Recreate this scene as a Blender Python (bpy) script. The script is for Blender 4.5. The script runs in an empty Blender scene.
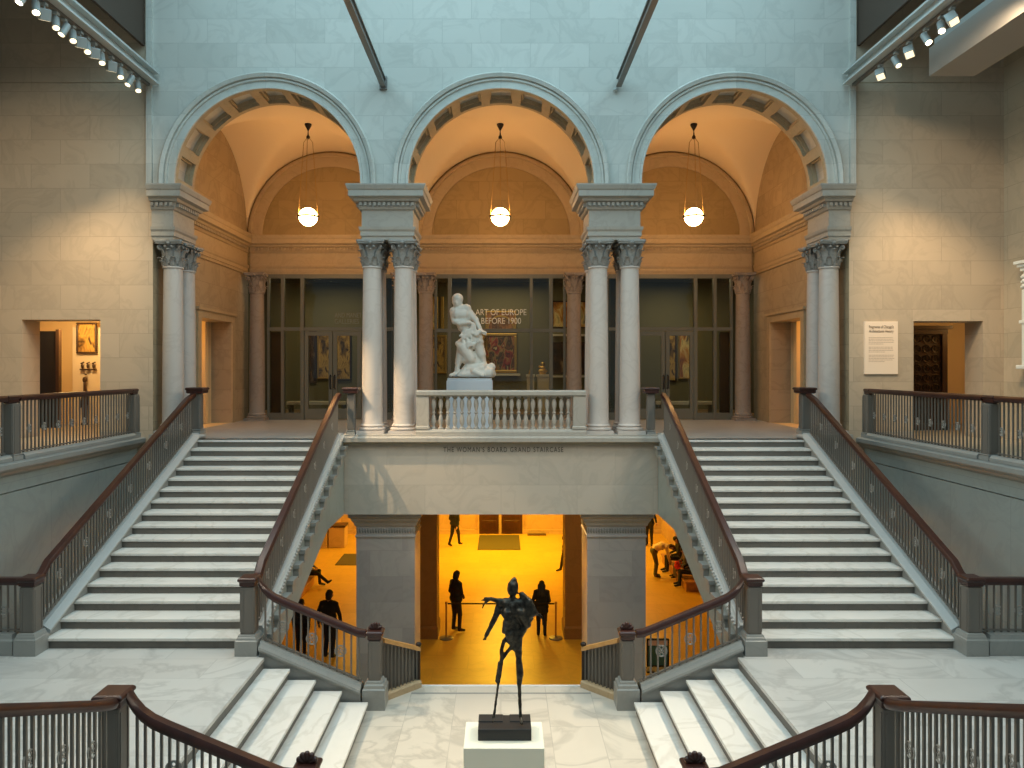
import bpy, bmesh, math, random
import numpy as np
from mathutils import Vector, Matrix
random.seed(7)
PI = math.pi
SC = bpy.context.scene
COL = SC.collection
WL = {}            # world position of every object's origin

# ------------------------------------------------------------------ materials
def mat(name):
    m = bpy.data.materials.new(name); m.use_nodes = True
    nt = m.node_tree; b = nt.nodes['Principled BSDF']
    return m, nt, b

def plain(name, col, rough=.6, metal=0., emit=None, es=1., spec=.5):
    m, nt, b = mat(name)
    b.inputs['Base Color'].default_value = (*col, 1)
    b.inputs['Roughness'].default_value = rough
    b.inputs['Metallic'].default_value = metal
    b.inputs['Specular IOR Level'].default_value = spec
    if emit:
        b.inputs['Emission Color'].default_value = (*emit, 1)
        b.inputs['Emission Strength'].default_value = es
    return m

def N(nt, t, **kw):
    n = nt.nodes.new(t)
    for k, v in kw.items(): setattr(n, k, v)
    return n

def ramp(nt, fac, stops):
    r = N(nt, 'ShaderNodeValToRGB')
    cr = r.color_ramp
    while len(cr.elements) < len(stops): cr.elements.new(.5)
    for e, (p, c) in zip(cr.elements, stops):
        e.position = p; e.color = (*c, 1) if len(c) == 3 else c
    nt.links.new(fac, r.inputs['Fac'])
    return r.outputs['Color']

def mixc(nt, fac, a, b, mode='MIX'):
    m = N(nt, 'ShaderNodeMix'); m.data_type = 'RGBA'; m.blend_type = mode
    def setin(i, v):
        if hasattr(v, 'is_linked'): nt.links.new(v, m.inputs[i])
        elif isinstance(v, (int, float)): m.inputs[i].default_value = v
        else: m.inputs[i].default_value = (*v, 1)
    setin(0, fac); setin(6, a); setin(7, b)
    return m.outputs[2]

def stone(name, c1, c2, axes='xz', bw=1.25, bh=.52, vein=.25, rough=.55, mortar=.55, ms=.006, bump=.15, offset=.5, vscale=1.1, vcol=None):
    """coursed stone slabs with soft veins; axes picks the two world axes the courses lie in"""
    m, nt, b = mat(name)
    L = nt.links
    g = N(nt, 'ShaderNodeNewGeometry')
    s = N(nt, 'ShaderNodeSeparateXYZ'); L.new(g.outputs['Position'], s.inputs[0])
    c = N(nt, 'ShaderNodeCombineXYZ')
    L.new(s.outputs['XYZ'.index(axes[0].upper())], c.inputs[0]); L.new(s.outputs['XYZ'.index(axes[1].upper())], c.inputs[1])
    br = N(nt, 'ShaderNodeTexBrick'); br.offset = offset
    L.new(c.outputs[0], br.inputs['Vector'])
    br.inputs['Scale'].default_value = 1; br.inputs['Brick Width'].default_value = bw; br.inputs['Row Height'].default_value = bh
    br.inputs['Mortar Size'].default_value = ms; br.inputs['Mortar Smooth'].default_value = .3; br.inputs['Bias'].default_value = 0
    br.inputs['Color1'].default_value = (*c1, 1); br.inputs['Color2'].default_value = (*c2, 1)
    mm = tuple(x * mortar for x in c1); br.inputs['Mortar'].default_value = (*mm, 1)
    # each slab shifts the vein field so that veins stop at joints
    sh = N(nt, 'ShaderNodeVectorMath', operation='SCALE'); L.new(br.outputs['Color'], sh.inputs[0]); sh.inputs['Scale'].default_value = 90
    ad = N(nt, 'ShaderNodeVectorMath', operation='ADD'); L.new(sh.outputs[0], ad.inputs[0]); L.new(g.outputs['Position'], ad.inputs[1])
    n1 = N(nt, 'ShaderNodeTexNoise'); L.new(ad.outputs[0], n1.inputs['Vector'])
    n1.inputs['Scale'].default_value = vscale; n1.inputs['Detail'].default_value = 6; n1.inputs['Distortion'].default_value = 1.3; n1.inputs['Roughness'].default_value = .55
    v = ramp(nt, n1.outputs['Fac'], [(.0, (1, 1, 1)), (.44, (1, 1, 1)), (.5, vcol or (1 - vein, 1 - vein, 1 - vein)), (.56, (1, 1, 1)), (1, (1 - vein * .5,) * 3)])
    n2 = N(nt, 'ShaderNodeTexNoise'); L.new(ad.outputs[0], n2.inputs['Vector']); n2.inputs['Scale'].default_value = .6; n2.inputs['Detail'].default_value = 3
    v2 = ramp(nt, n2.outputs['Fac'], [(.3, (1 - vein * .6,) * 3), (.7, (1.0, 1.0, 1.0))])
    col = mixc(nt, 1., br.outputs['Color'], v, 'MULTIPLY')
    col = mixc(nt, 1., col, v2, 'MULTIPLY')
    L.new(col, b.inputs['Base Color'])
    b.inputs['Roughness'].default_value = rough
    if bump:
        bp = N(nt, 'ShaderNodeBump'); bp.inputs['Strength'].default_value = bump; bp.inputs['Distance'].default_value = .02
        L.new(br.outputs['Fac'], bp.inputs['Height']); bp.invert = True
        L.new(bp.outputs[0], b.inputs['Normal'])
    return m

def marble(name, c, vein=(.55, .55, .55), scale=2.2, rough=.35, amount=.5):
    m, nt, b = mat(name); L = nt.links
    tc = N(nt, 'ShaderNodeNewGeometry')
    n = N(nt, 'ShaderNodeTexNoise'); L.new(tc.outputs['Position'], n.inputs['Vector'])
    n.inputs['Scale'].default_value = scale; n.inputs['Detail'].default_value = 7; n.inputs['Distortion'].default_value = 1.6
    dark = tuple(a * (1 - amount) + a * v * amount for a, v in zip(c, vein))
    mid = tuple((a + d) / 2 for a, d in zip(c, dark))
    L.new(ramp(nt, n.outputs['Fac'], [(.3, c), (.46, c), (.5, dark), (.55, c), (.75, mid)]), b.inputs['Base Color'])
    b.inputs['Roughness'].default_value = rough
    return m

def grained(name, c1, c2, axis_scale=(12, 12, 1.5), rough=.25, coat=0.3):
    m, nt, b = mat(name); L = nt.links
    g = N(nt, 'ShaderNodeNewGeometry')
    mp = N(nt, 'ShaderNodeMapping'); L.new(g.outputs['Position'], mp.inputs[0]); mp.inputs['Scale'].default_value = axis_scale
    n = N(nt, 'ShaderNodeTexNoise'); L.new(mp.outputs[0], n.inputs['Vector']); n.inputs['Scale'].default_value = 2; n.inputs['Detail'].default_value = 5
    L.new(ramp(nt, n.outputs['Fac'], [(.3, c1), (.7, c2)]), b.inputs['Base Color'])
    b.inputs['Roughness'].default_value = rough
    b.inputs['Coat Weight'].default_value = coat; b.inputs['Coat Roughness'].default_value = .15
    return m

def canvas(name, cols, scale=4., seed=0., glow=0.):
    """a painted surface: patches of several colours"""
    m, nt, b = mat(name); L = nt.links
    tc = N(nt, 'ShaderNodeTexCoord')
    ad = N(nt, 'ShaderNodeVectorMath', operation='ADD'); mp_ = N(nt, 'ShaderNodeMapping'); mp_.inputs['Scale'].default_value = (1.7, 1, .75); L.new(tc.outputs['Object'], mp_.inputs[0]); L.new(mp_.outputs[0], ad.inputs[0]); ad.inputs[1].default_value = (seed, seed * 2.3, seed * .7)
    n = N(nt, 'ShaderNodeTexNoise'); L.new(ad.outputs[0], n.inputs['Vector']); n.inputs['Scale'].default_value = scale; n.inputs['Detail'].default_value = 4; n.inputs['Distortion'].default_value = .8
    k = len(cols)
    L.new(ramp(nt, n.outputs['Fac'], [(.3 + .4 * i / (k - 1), c) for i, c in enumerate(cols)]), b.inputs['Base Color'])
    b.inputs['Roughness'].default_value = .5
    return m

def glass(name, tint=(.9, .93, .9), refl=.08):
    m = bpy.data.materials.new(name); m.use_nodes = True
    nt = m.node_tree; nt.nodes.clear(); L = nt.links
    o = N(nt, 'ShaderNodeOutputMaterial'); mx = N(nt, 'ShaderNodeMixShader')
    t = N(nt, 'ShaderNodeBsdfTransparent'); t.inputs[0].default_value = (*tint, 1)
    gl = N(nt, 'ShaderNodeBsdfGlossy'); gl.inputs['Roughness'].default_value = .03; gl.inputs[0].default_value = (.9, .95, 1, 1)
    mx.inputs[0].default_value = refl
    L.new(t.outputs[0], mx.inputs[1]); L.new(gl.outputs[0], mx.inputs[2]); L.new(mx.outputs[0], o.inputs[0])
    return m

M = {}
M['arcade'] = stone('pale_limestone_wall', (.61, .58, .52), (.53, .51, .455), 'xz', 1.25, .515, .09, .6, .78)
M['wall_xz'] = stone('limestone_wall', (.55, .435, .315), (.48, .38, .275), 'xz', 1.25, .515, .09, .6, .74)
M['wall_yz'] = stone('limestone_side_wall', (.54, .43, .30), (.47, .38, .265), 'yz', 1.25, .515, .09, .6, .72)
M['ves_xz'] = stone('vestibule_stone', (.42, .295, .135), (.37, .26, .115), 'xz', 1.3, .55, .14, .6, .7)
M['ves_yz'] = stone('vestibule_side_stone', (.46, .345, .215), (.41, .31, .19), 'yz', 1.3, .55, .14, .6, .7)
M['trim'] = marble('carved_limestone', (.365, .335, .29), (.7, .7, .7), 1.5, .6, .35)
M['trim_warm'] = marble('carved_tan_stone', (.46, .34, .20), (.75, .75, .7), 1.5, .6, .35)
M['coffer'] = marble('coffer_stone', (.46, .36, .23), (.7, .7, .65), 2, .65, .4)
M['plaster'] = plain('vault_plaster', (.86, .68, .44), .85)
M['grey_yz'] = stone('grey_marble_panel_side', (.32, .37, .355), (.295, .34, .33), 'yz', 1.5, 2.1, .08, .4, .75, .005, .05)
M['grey_xz'] = stone('grey_marble_panel', (.52, .47, .40), (.47, .425, .36), 'xz', 1.6, .72, .08, .4, .8, .005, .05)
M['pier'] = stone('pier_marble', (.43, .385, .355), (.35, .315, .295), 'xz', 1.4, .55, .08, .4, .8, .005, .05)
M['curb'] = marble('grey_curb_stone', (.285, .285, .265), (.8, .8, .8), 2, .35, .3)
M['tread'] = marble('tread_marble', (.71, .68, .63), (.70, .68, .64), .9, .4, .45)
M['riser'] = marble('shaded_riser_marble', (.14, .128, .11), (.7, .7, .7), 1.4, .5, .4)  # shade under the nosings is put into this dark colour
M['floor'] = stone('floor_marble', (.60, .585, .55), (.565, .545, .51), 'xy', 1.9, .62, .2, .3, .74, .005, .02, .37, .8)
M['platform'] = stone('platform_marble', (.64, .585, .50), (.60, .54, .46), 'yx', 1.6, .64, .22, .3, .74, .005, .02, .5, .8)
M['vfloor'] = stone('vestibule_floor_marble', (.42, .40, .37), (.39, .37, .345), 'xy', 1.6, .9, .1, .35, .8, .006, .02)
M['column'] = marble('column_marble', (.50, .45, .41), (.68, .64, .63), 1.3, .4, .22)
M['column_warm'] = marble('rose_column_marble', (.34, .27, .215), (.72, .68, .66), 2, .45, .5)
M['capital'] = marble('weathered_capital_stone', (.25, .24, .22), (.6, .6, .6), 9, .6, .6)
M['wood'] = grained('mahogany_rail', (.026, .0075, .0055), (.050, .014, .009), (3, 3, 3), .36, .08)
M['wood_lit'] = grained('lit_wood_rail', (.42, .22, .07), (.55, .30, .10), (4, 4, 4), .35, .2)  # guard rail wood with the lobby's orange light put into its colour
M['metal'] = plain('grey_painted_iron', (.17, .152, .13), .45, .3)
M['rosette'] = plain('grey_iron_rosette', (.34, .32, .285), .5, .2)
M['newel'] = plain('grey_painted_post', (.155, .138, .118), .5, .1)
M['rope'] = marble('pale_rope_moulding', (.42, .42, .40), (.8, .8, .8), 3, .45, .2)
M['bronze'] = None
M['white'] = plain('white_painted_plinth', (.84, .80, .66), .6)
M['statue'] = marble('white_statuary_marble', (.74, .70, .62), (.85, .85, .82), 3, .45, .3)
M['pale_plinth'] = plain('pale_blue_grey_plinth', (.52, .57, .62), .6)
M['black'] = plain('black', (.012, .012, .013), .45)
M['steel'] = plain('painted_steel_beam', (.20, .19, .175), .45, .2)
M['track'] = plain('pale_track_beam', (.52, .52, .49), .45, .1)
M['lampcase'] = plain('pale_grey_lamp_case', (.40, .41, .39), .4, .1)
M['lens'] = plain('lit_lamp_lens', (1, .9, .7), .4, 0, (1, .82, .5), 3)
M['lens_bright'] = plain('bright_lamp_lens', (1, .9, .7), .4, 0, (1, .85, .55), 14)
M['lens_dim'] = plain('faint_lamp_lens', (.6, .55, .45), .4, 0, (1, .8, .5), 1.5)
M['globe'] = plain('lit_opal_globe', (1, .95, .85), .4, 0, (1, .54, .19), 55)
M['darkmetal'] = plain('dark_bronze_fitting', (.03, .02, .015), .4, .5)
M['cable'] = plain('brass_cable', (.45, .28, .1), .4, .6)
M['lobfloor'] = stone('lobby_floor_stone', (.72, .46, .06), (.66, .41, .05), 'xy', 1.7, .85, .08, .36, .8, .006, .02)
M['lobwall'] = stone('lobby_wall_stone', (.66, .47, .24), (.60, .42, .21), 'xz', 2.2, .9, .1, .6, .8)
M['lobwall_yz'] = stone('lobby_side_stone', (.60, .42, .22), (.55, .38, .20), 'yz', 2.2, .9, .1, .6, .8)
M['brown_pier'] = stone('brown_pier_stone', (.32, .17, .06), (.28, .15, .055), 'xz', 3, 1.2, .1, .5, .8)
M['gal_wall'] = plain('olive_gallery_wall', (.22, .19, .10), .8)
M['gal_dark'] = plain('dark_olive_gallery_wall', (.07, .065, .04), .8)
M['gal_floor'] = plain('gallery_wood_floor', (.30, .17, .06), .4)
M['frame_grey'] = plain('grey_glazing_bar', (.175, .165, .125), .45, .3)
M['glass'] = glass('clear_glass', (.86, .88, .82), .035)
M['gold'] = plain('gilded_frame', (.70, .42, .10), .35, .7)
M['darkframe'] = plain('dark_wood_frame', (.06, .03, .015), .4)
M['room_wall'] = plain('warm_room_wall', (.80, .60, .32), .8)
M['panel_white'] = plain('cream_panel', (.82, .70, .52), .8)
M['tan_floor'] = stone('balcony_floor_tile', (.50, .40, .28), (.45, .36, .25), 'xy', .8, .8, .12, .4, .75, .006, .02)
M['soffit'] = plain('taupe_soffit_panel', (.34, .30, .26), .7)
M['ceil'] = plain('dark_taupe_ceiling', (.22, .19, .16), .8)
M['baffle'] = plain('dark_brown_panel', (.075, .048, .032), .8)
M['paper'] = plain('cream_sign_board', (.88, .70, .54), .7)
M['ink'] = plain('brown_ink', (.12, .07, .035), .7)
M['ink_soft'] = plain('faded_ink', (.50, .36, .26), .7)
M['letter_dark'] = plain('dark_bronze_letter', (.10, .09, .075), .5, .3)
M['letter_white'] = plain('white_letter', (.85, .82, .72), .6)
M['letter_dim'] = plain('dim_grey_letter', (.20, .19, .15), .6)
M['skin'] = plain('skin', (.45, .26, .17), .6)
M['skin_dark'] = plain('dark_skin', (.10, .05, .03), .6)
M['hair'] = plain('dark_hair', (.012, .009, .008), .6)
M['hair_brown'] = plain('brown_hair', (.07, .03, .012), .6)
M['cloth_black'] = plain('black_cloth', (.012, .012, .015), .85)
M['cloth_navy'] = plain('navy_cloth', (.018, .02, .03), .85)
M['cloth_olive'] = plain('olive_cloth', (.10, .085, .035), .85)
M['cloth_cream'] = plain('cream_cloth', (.80, .62, .34), .85)
M['cloth_grey'] = plain('grey_cloth', (.20, .19, .18), .85)
M['cloth_red'] = plain('red_cloth', (.60, .03, .03), .8)
M['bench'] = grained('bench_wood', (.38, .17, .05), (.48, .23, .07), (3, 3, 3), .4, .1)
M['mat'] = plain('dark_green_mat', (.10, .085, .03), .95)
M['door_wood'] = grained('dark_red_door', (.04, .011, .006), (.06, .018, .009), (8, 8, 1), .35, .2)
M['teal'] = plain('dark_teal_poster', (.05, .17, .16), .5)
M['pink'] = plain('pale_pink_header', (.88, .68, .66), .6)
M['cast'] = plain('white_plaster_cast', (.78, .78, .72), .7)
M['grey_plinth'] = plain('grey_cast_plinth', (.30, .30, .29), .7)
def bronze():
    m, nt, b = mat('rough_dark_bronze'); L = nt.links
    tc = N(nt, 'ShaderNodeNewGeometry')
    n = N(nt, 'ShaderNodeTexNoise'); L.new(tc.outputs['Position'], n.inputs['Vector']); n.inputs['Scale'].default_value = 22; n.inputs['Detail'].default_value = 6
    L.new(ramp(nt, n.outputs['Fac'], [(.35, (.018, .016, .013)), (.7, (.075, .065, .05))]), b.inputs['Base Color'])
    b.inputs['Metallic'].default_value = .7; b.inputs['Roughness'].default_value = .42
    bp = N(nt, 'ShaderNodeBump'); bp.inputs['Strength'].default_value = .6; bp.inputs['Distance'].default_value = .02
    L.new(n.outputs['Fac'], bp.inputs['Height']); L.new(bp.outputs[0], b.inputs['Normal'])
    return m
M['bronze'] = bronze()

# ------------------------------------------------------------------ mesh builder
class B:
    def __init__(s): s.bm = bmesh.new()
    def face(s, vs):
        try: return s.bm.faces.new(vs)
        except ValueError: return None
    def box(s, x0, x1, y0, y1, z0, z1, rot=None, about=None):
        x0, x1 = min(x0, x1), max(x0, x1); y0, y1 = min(y0, y1), max(y0, y1); z0, z1 = min(z0, z1), max(z0, z1)
        v = [s.bm.verts.new(p) for p in ((x0,y0,z0),(x1,y0,z0),(x1,y1,z0),(x0,y1,z0),(x0,y0,z1),(x1,y0,z1),(x1,y1,z1),(x0,y1,z1))]
        for f in ((0,3,2,1),(4,5,6,7),(0,1,5,4),(1,2,6,5),(2,3,7,6),(3,0,4,7)): s.face([v[i] for i in f])
        return s
    def prism(s, pts, axis, a, b):
        def P(p, t):
            return {'x': (t, p[0], p[1]), 'y': (p[0], t, p[1]), 'z': (p[0], p[1], t)}[axis]
        A = [s.bm.verts.new(P(p, a)) for p in pts]; Bv = [s.bm.verts.new(P(p, b)) for p in pts]
        n = len(pts)
        s.face(A); s.face(Bv[::-1])
        for i in range(n): s.face([A[i], Bv[i], Bv[(i+1) % n], A[(i+1) % n]])
        return s
    def rings(s, rs, cap=True, closed_ring=True):
        R = [[s.bm.verts.new(p) for p in r] for r in rs]
        n = len(R[0])
        for a, b in zip(R, R[1:]):
            for i in range(n if closed_ring else n - 1): s.face([a[i], a[(i+1) % n], b[(i+1) % n], b[i]])
        if cap: s.face(R[0][::-1]); s.face(R[-1])
        return s
    def lathe(s, prof, cx=0, cy=0, n=24):
        return s.rings([[(cx + r*math.cos(2*PI*i/n), cy + r*math.sin(2*PI*i/n), z) for i in range(n)] for r, z in prof])
    def square(s, prof, cx, cy, ax, ay):
        """stack of rectangles: half sizes ax+o, ay+o at height z"""
        return s.rings([[(cx-ax-o, cy-ay-o, z), (cx+ax+o, cy-ay-o, z), (cx+ax+o, cy+ay+o, z), (cx-ax-o, cy+ay+o, z)] for o, z in prof])
    def tube(s, pts, r, n=8, closed=False):
        pts = [Vector(p) for p in pts]; rs = r if isinstance(r, (list, tuple)) else [r]*len(pts)
        rings = []; m = len(pts); ref = None
        for i, p in enumerate(pts):
            a = pts[(i-1) % m] if (closed or i) else p; b = pts[(i+1) % m] if (closed or i < m-1) else p
            t = (b - a).normalized()
            if ref is None:
                ref = t.orthogonal().normalized()
            ref = (ref - t*ref.dot(t)).normalized(); w = t.cross(ref)
            rings.append([p + (ref*math.cos(2*PI*k/n) + w*math.sin(2*PI*k/n))*rs[i] for k in range(n)])
        if closed:
            R = [[s.bm.verts.new(p) for p in r_] for r_ in rings]
            for i in range(m):
                a, b = R[i], R[(i+1) % m]
                for k in range(n): s.face([a[k], a[(k+1) % n], b[(k+1) % n], b[k]])
        else: s.rings(rings)
        return s
    def sweep(s, prof, path):
        """profile (side, up) along a path; section stays upright"""
        path = [Vector(p) for p in path]; rs = []
        for i, p in enumerate(path):
            a = path[i-1] if i else None; b = path[i+1] if i < len(path)-1 else None
            ds = []
            if a is not None: ds.append((p-a)); 
            if b is not None: ds.append((b-p))
            hs = [Vector((d.x, d.y, 0)).normalized() for d in ds if Vector((d.x, d.y, 0)).length > 1e-6]
            h = sum(hs, Vector()).normalized()
            k = 1/max(.4, h.dot(hs[0]))
            side = Vector((h.y, -h.x, 0))*k
            rs.append([p + side*u + Vector((0, 0, v)) for u, v in prof])
        return s.rings(rs)
    def sphere(s, c, r, sc=(1,1,1), sub=2):
        m = Matrix.Translation(c) @ Matrix.Diagonal((r*sc[0], r*sc[1], r*sc[2], 1))
        bmesh.ops.create_icosphere(s.bm, subdivisions=sub, radius=1, matrix=m); return s
    def capsule(s, p, q, r1, r2=None, n=10):
        p, q = Vector(p), Vector(q); r2 = r1 if r2 is None else r2
        d = q-p; L = d.length
        t = d/L if L > 1e-6 else Vector((0,0,1))
        u = t.orthogonal().normalized(); w = t.cross(u); rs = []
        for a in (-80, -50, -20): a = math.radians(a); rs.append((p + t*r1*math.sin(a), r1*math.cos(a)))
        for a in (20, 50, 80): a = math.radians(a); rs.append((q + t*r2*math.sin(a), r2*math.cos(a)))
        return s.rings([[c + (u*math.cos(2*PI*k/n) + w*math.sin(2*PI*k/n))*r for k in range(n)] for c, r in rs])
    def arc_sweep(s, cx, cz, y_prof, a0=0, a1=PI, n=40, stilt=0.):
        """profile of (radius, y) swept round an arch standing in the XZ plane"""
        rs = []
        if stilt: rs.append([(cx + r, y, cz - stilt) for r, y in y_prof])
        for i in range(n+1):
            a = a0 + (a1-a0)*i/n
            rs.append([(cx + r*math.cos(a), y, cz + r*math.sin(a)) for r, y in y_prof])
        if stilt: rs.append([(cx - r, y, cz - stilt) for r, y in y_prof])
        return s.rings(rs)
    def mesh(s, name, off=(0,0,0)):
        if off is not None and Vector(off).length: bmesh.ops.translate(s.bm, vec=-Vector(off), verts=s.bm.verts)
        bmesh.ops.recalc_face_normals(s.bm, faces=s.bm.faces)
        me = bpy.data.meshes.new(name); s.bm.to_mesh(me); s.bm.free(); return me
    def make(s, name, m, parent=None, smooth=False, bevel=0, label=None, origin=None):
        off = WL[parent.name] if parent is not None else (Vector(origin) if origin else Vector())
        me = s.mesh(name, off)
        if smooth:
            me.polygons.foreach_set('use_smooth', [True]*len(me.polygons)); me.set_sharp_from_angle(angle=math.radians(42))
        me.materials.append(m)
        o = bpy.data.objects.new(name, me); COL.objects.link(o)
        if parent is not None: o.parent = parent
        else: o.location = off
        WL[o.name] = Vector(off)
        if bevel:
            md = o.modifiers.new('edge', 'BEVEL'); md.width = bevel; md.segments = 2; md.limit_method = 'ANGLE'
        if label: o['label'] = label
        return o

def tag(o, label, cat, kind='thing', group=None):
    o['label'] = label; o['category'] = cat; o['kind'] = kind
    if group: o['group'] = group
    return o
def thing(name, label, cat, loc=(0,0,0), group=None, kind='thing'):
    o = bpy.data.objects.new(name, None); COL.objects.link(o); o.location = loc; o.empty_display_size = .1
    WL[o.name] = Vector(loc)
    return tag(o, label, cat, kind, group)
def kids(o): return [c for c in COL.objects if c.parent == o]
def copy_tree(o, loc=None, parent=None, label=None):
    ch = kids(o)
    c = o.copy(); COL.objects.link(c); WL[c.name] = Vector(loc) if loc is not None else WL[o.name]
    if parent is not None: c.parent = parent
    if loc is not None: c.location = loc
    if label: c['label'] = label
    for k in ch: copy_tree(k, None, c)
    return c
def struct(b, name, m, label, cat, smooth=False):
    return tag(b.make(name, m, None, smooth), label, cat, 'structure')
def side(s): return 'left' if s < 0 else 'right'

# ------------------------------------------------------------------ camera (eye 1.5 m above the upper floor)
F = 740.0
cam = bpy.data.cameras.new('camera'); co = bpy.data.objects.new('camera', cam); COL.objects.link(co)
co.location = (0, 0, 3.9); co.rotation_euler = (PI/2, 0, 0)
cam.sensor_width = 36; cam.lens = F/1024*36; cam.shift_x = 11/1024; cam.shift_y = -16/1024; cam.clip_end = 200
SC.camera = co

# ------------------------------------------------------------------ levels
R_, T_ = .15, .343                 # riser, tread of the big flights
ZU = 16*R_                         # upper floor 2.4
Y1 = 10.3; YT = Y1 + 15*T_         # first riser, top nosing
ZL = -3.7; ZP = -.75               # lobby floor, middle platform
YA = 15.75                         # face of the arcade wall
def nose(y): return R_*((y - Y1)/T_ + 1)

# ================================================================== SHELL
# arcade wall with three arches
AX, AR, AZ = (-4.96, 0, 4.96), 1.97, 7.87
YB = 16.72
def arcade(b, y0, y1, z_spring, rad, ztop, x_end, cxs, n=48):
    front, back = [], []
    cols = [(-x_end, z_spring)]
    for cx in cxs:
        cols.append((cx - rad, z_spring)); 
        for i in range(n+1):
            a = PI - PI*i/n; cols.append((cx + rad*math.cos(a), AZ + rad*math.sin(a)))
        cols.append((cx + rad, z_spring))
    cols.append((x_end, z_spring))
    V = [[b.bm.verts.new((x, y, z)) for (x, z) in cols] for y in (y0, y1)]
    T = [[b.bm.verts.new((x, y, ztop)) for (x, z) in cols] for y in (y0, y1)]
    for i in range(len(cols)-1):
        if abs(cols[i][0]-cols[i+1][0]) > 1e-6:
            b.face([V[0][i], V[0][i+1], T[0][i+1], T[0][i]]); b.face([V[1][i+1], V[1][i], T[1][i], T[1][i+1]])
            b.face([T[0][i], T[0][i+1], T[1][i+1], T[1][i]])
        b.face([V[0][i+1], V[0][i], V[1][i], V[1][i+1]])
    b.face([V[0][0], T[0][0], T[1][0], V[1][0]]); b.face([V[0][-1], V[1][-1], T[1][-1], T[0][-1]])
b = B(); arcade(b, YA, YB, 7.752, 2.13, 13.2, 7.41, AX)
struct(b, 'wall_arcade', M['arcade'], 'tall stone wall pierced by three round arches, lit by cool skylight', 'wall')
for i, cx in enumerate(AX):
    w = ('left', 'middle', 'right')[i]
    # carved archivolt on the hall face
    b = B().arc_sweep(cx, AZ, [(1.97, YA-.002), (1.97, YA-.05), (2.02, YA-.05), (2.03, YA-.02), (2.13, YA-.02), (2.14, YA-.06), (2.18, YA-.06), (2.19, YA-.03), (2.20, YA-.1), (2.27, YA-.13), (2.30, YA-.10), (2.30, YA-.002)], stilt=.12)
    struct(b, f'trim_{i+1}', M['arcade'], f'moulded stone archivolt around the {w} arch', 'arch moulding', True)
    # coffered soffit: edge bands and cross ribs, panels recessed between them
    b = B()
    for y0, y1 in ((YA, YA+.13), (YB-.13, YB)):
        b.arc_sweep(cx, AZ, [(1.97, y0), (1.97, y1), (2.135, y1), (2.135, y0)], stilt=.12)
    for k in range(10):
        a = PI*(k+.0)/9; da = .05
        a0, a1 = max(0, a-da), min(PI, a+da)
        b.arc_sweep(cx, AZ, [(1.97, YA+.125), (1.97, YB-.125), (2.135, YB-.125), (2.135, YA+.125)], a0, a1, 4)
    for k in range(9):       # inner step of every coffer
        a = PI*(k+.5)/9
        for (q0, q1, e0, e1) in ((YA+.13, YB-.13, a-.13, a-.105), (YA+.13, YB-.13, a+.105, a+.13), (YA+.13, YA+.18, a-.12, a+.12), (YB-.18, YB-.13, a-.12, a+.12)):
            b.arc_sweep(cx, AZ, [(2.05, q0), (2.05, q1), (2.135, q1), (2.135, q0)], e0, e1, 3)
    struct(b, f'trim_{i+4}', M['coffer'], f'coffered stone soffit under the {w} arch', 'coffered soffit')

# thin pilaster strips at the ends of the lit wall, joint line on the side walls
for s in (-1, 1):
    b = B().box(s*7.41, s*7.53, YA-.06, YA-.001, 7.76, 13.2)
    struct(b, f'trim_{8+(s>0)}', M['arcade'], f'narrow upright stone strip edging the arcade wall on the {side(s)}', 'stone strip')
    # end wall of the side balcony with a doorway
    xo0, xo1 = (8.53, 10.2) if s < 0 else (8.78, 10.26)
    zt = 4.93 if s < 0 else 4.9
    b = B().box(s*7.411, s*xo0, YA, YA+.62, .3, 9.96).box(s*xo1, s*12.5, YA, YA+.62, .3, 9.96).box(s*xo0, s*xo1, YA, YA+.62, zt, 9.96).box(s*xo0, s*xo1, YA, YA+.62, .3, 2.38)
    b.box(s*7.411, s*12.5, YA+.02, YA+.62, 9.96, 9.985).box(s*7.411, s*12.5, YA, YA+.62, 9.985, 13.2)
    struct(b, f'wall_{side(s)}', M['wall_xz'], f'beige stone end wall with a doorway above the {side(s)} balcony', 'wall')
    b = B().box(s*7.9, s*(xo0-.01), YA-.05, YA-.001, 2.4, 2.55)
    struct(b, f'baseboard_{side(s)}', M['trim'], f'low stone skirting of the {side(s)} balcony end wall', 'skirting')
    # outer wall of the side balcony
    b = B().box(s*10.7, s*11.1, 2, YA-.001, -.2, 13.2)
    struct(b, f'wall_{side(s)}_outer', M['wall_yz'], f'beige stone outer wall running along the {side(s)} balcony', 'wall')
    # balcony floor slab
    b = B().box(s*8.0, s*10.698, 3, YA-.001, 2.0, 2.398)
    struct(b, 'floor_balcony_'+side(s), M['tan_floor'], f'tan tiled floor of the {side(s)} balcony', 'floor')
    # balcony face and ledge
    b = B().box(s*7.75, s*8.0, 3, YA-.001, ZL, 1.93).box(s*7.735, s*8.0, 3, YA-.001, 1.95, 2.25)
    struct(b, 'wall_balcony_'+side(s), M['grey_yz'], f'grey marble panelled wall below the {side(s)} balcony railing', 'wall')
    pr = [(7.72, 2.2), (7.66, 2.24), (7.64, 2.28), (7.58, 2.31), (7.56, 2.34), (7.56, 2.41), (7.60, 2.43), (8.0, 2.43), (8.0, 2.2)]
    b = B().prism([(s*x, z) for x, z in pr], 'y', 3, YA-.002)
    struct(b, f'trim_{10+(s>0)}', M['curb'], f'moulded grey stone ledge along the {side(s)} balcony', 'ledge')
    # ceiling over balcony
    b = B().box(s*7.6, s*11.1, -3, YA, 13.2, 13.4)
    struct(b, 'ceiling_'+side(s), M['ceil'], f'dark ceiling above the {side(s)} balcony', 'ceiling')
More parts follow.
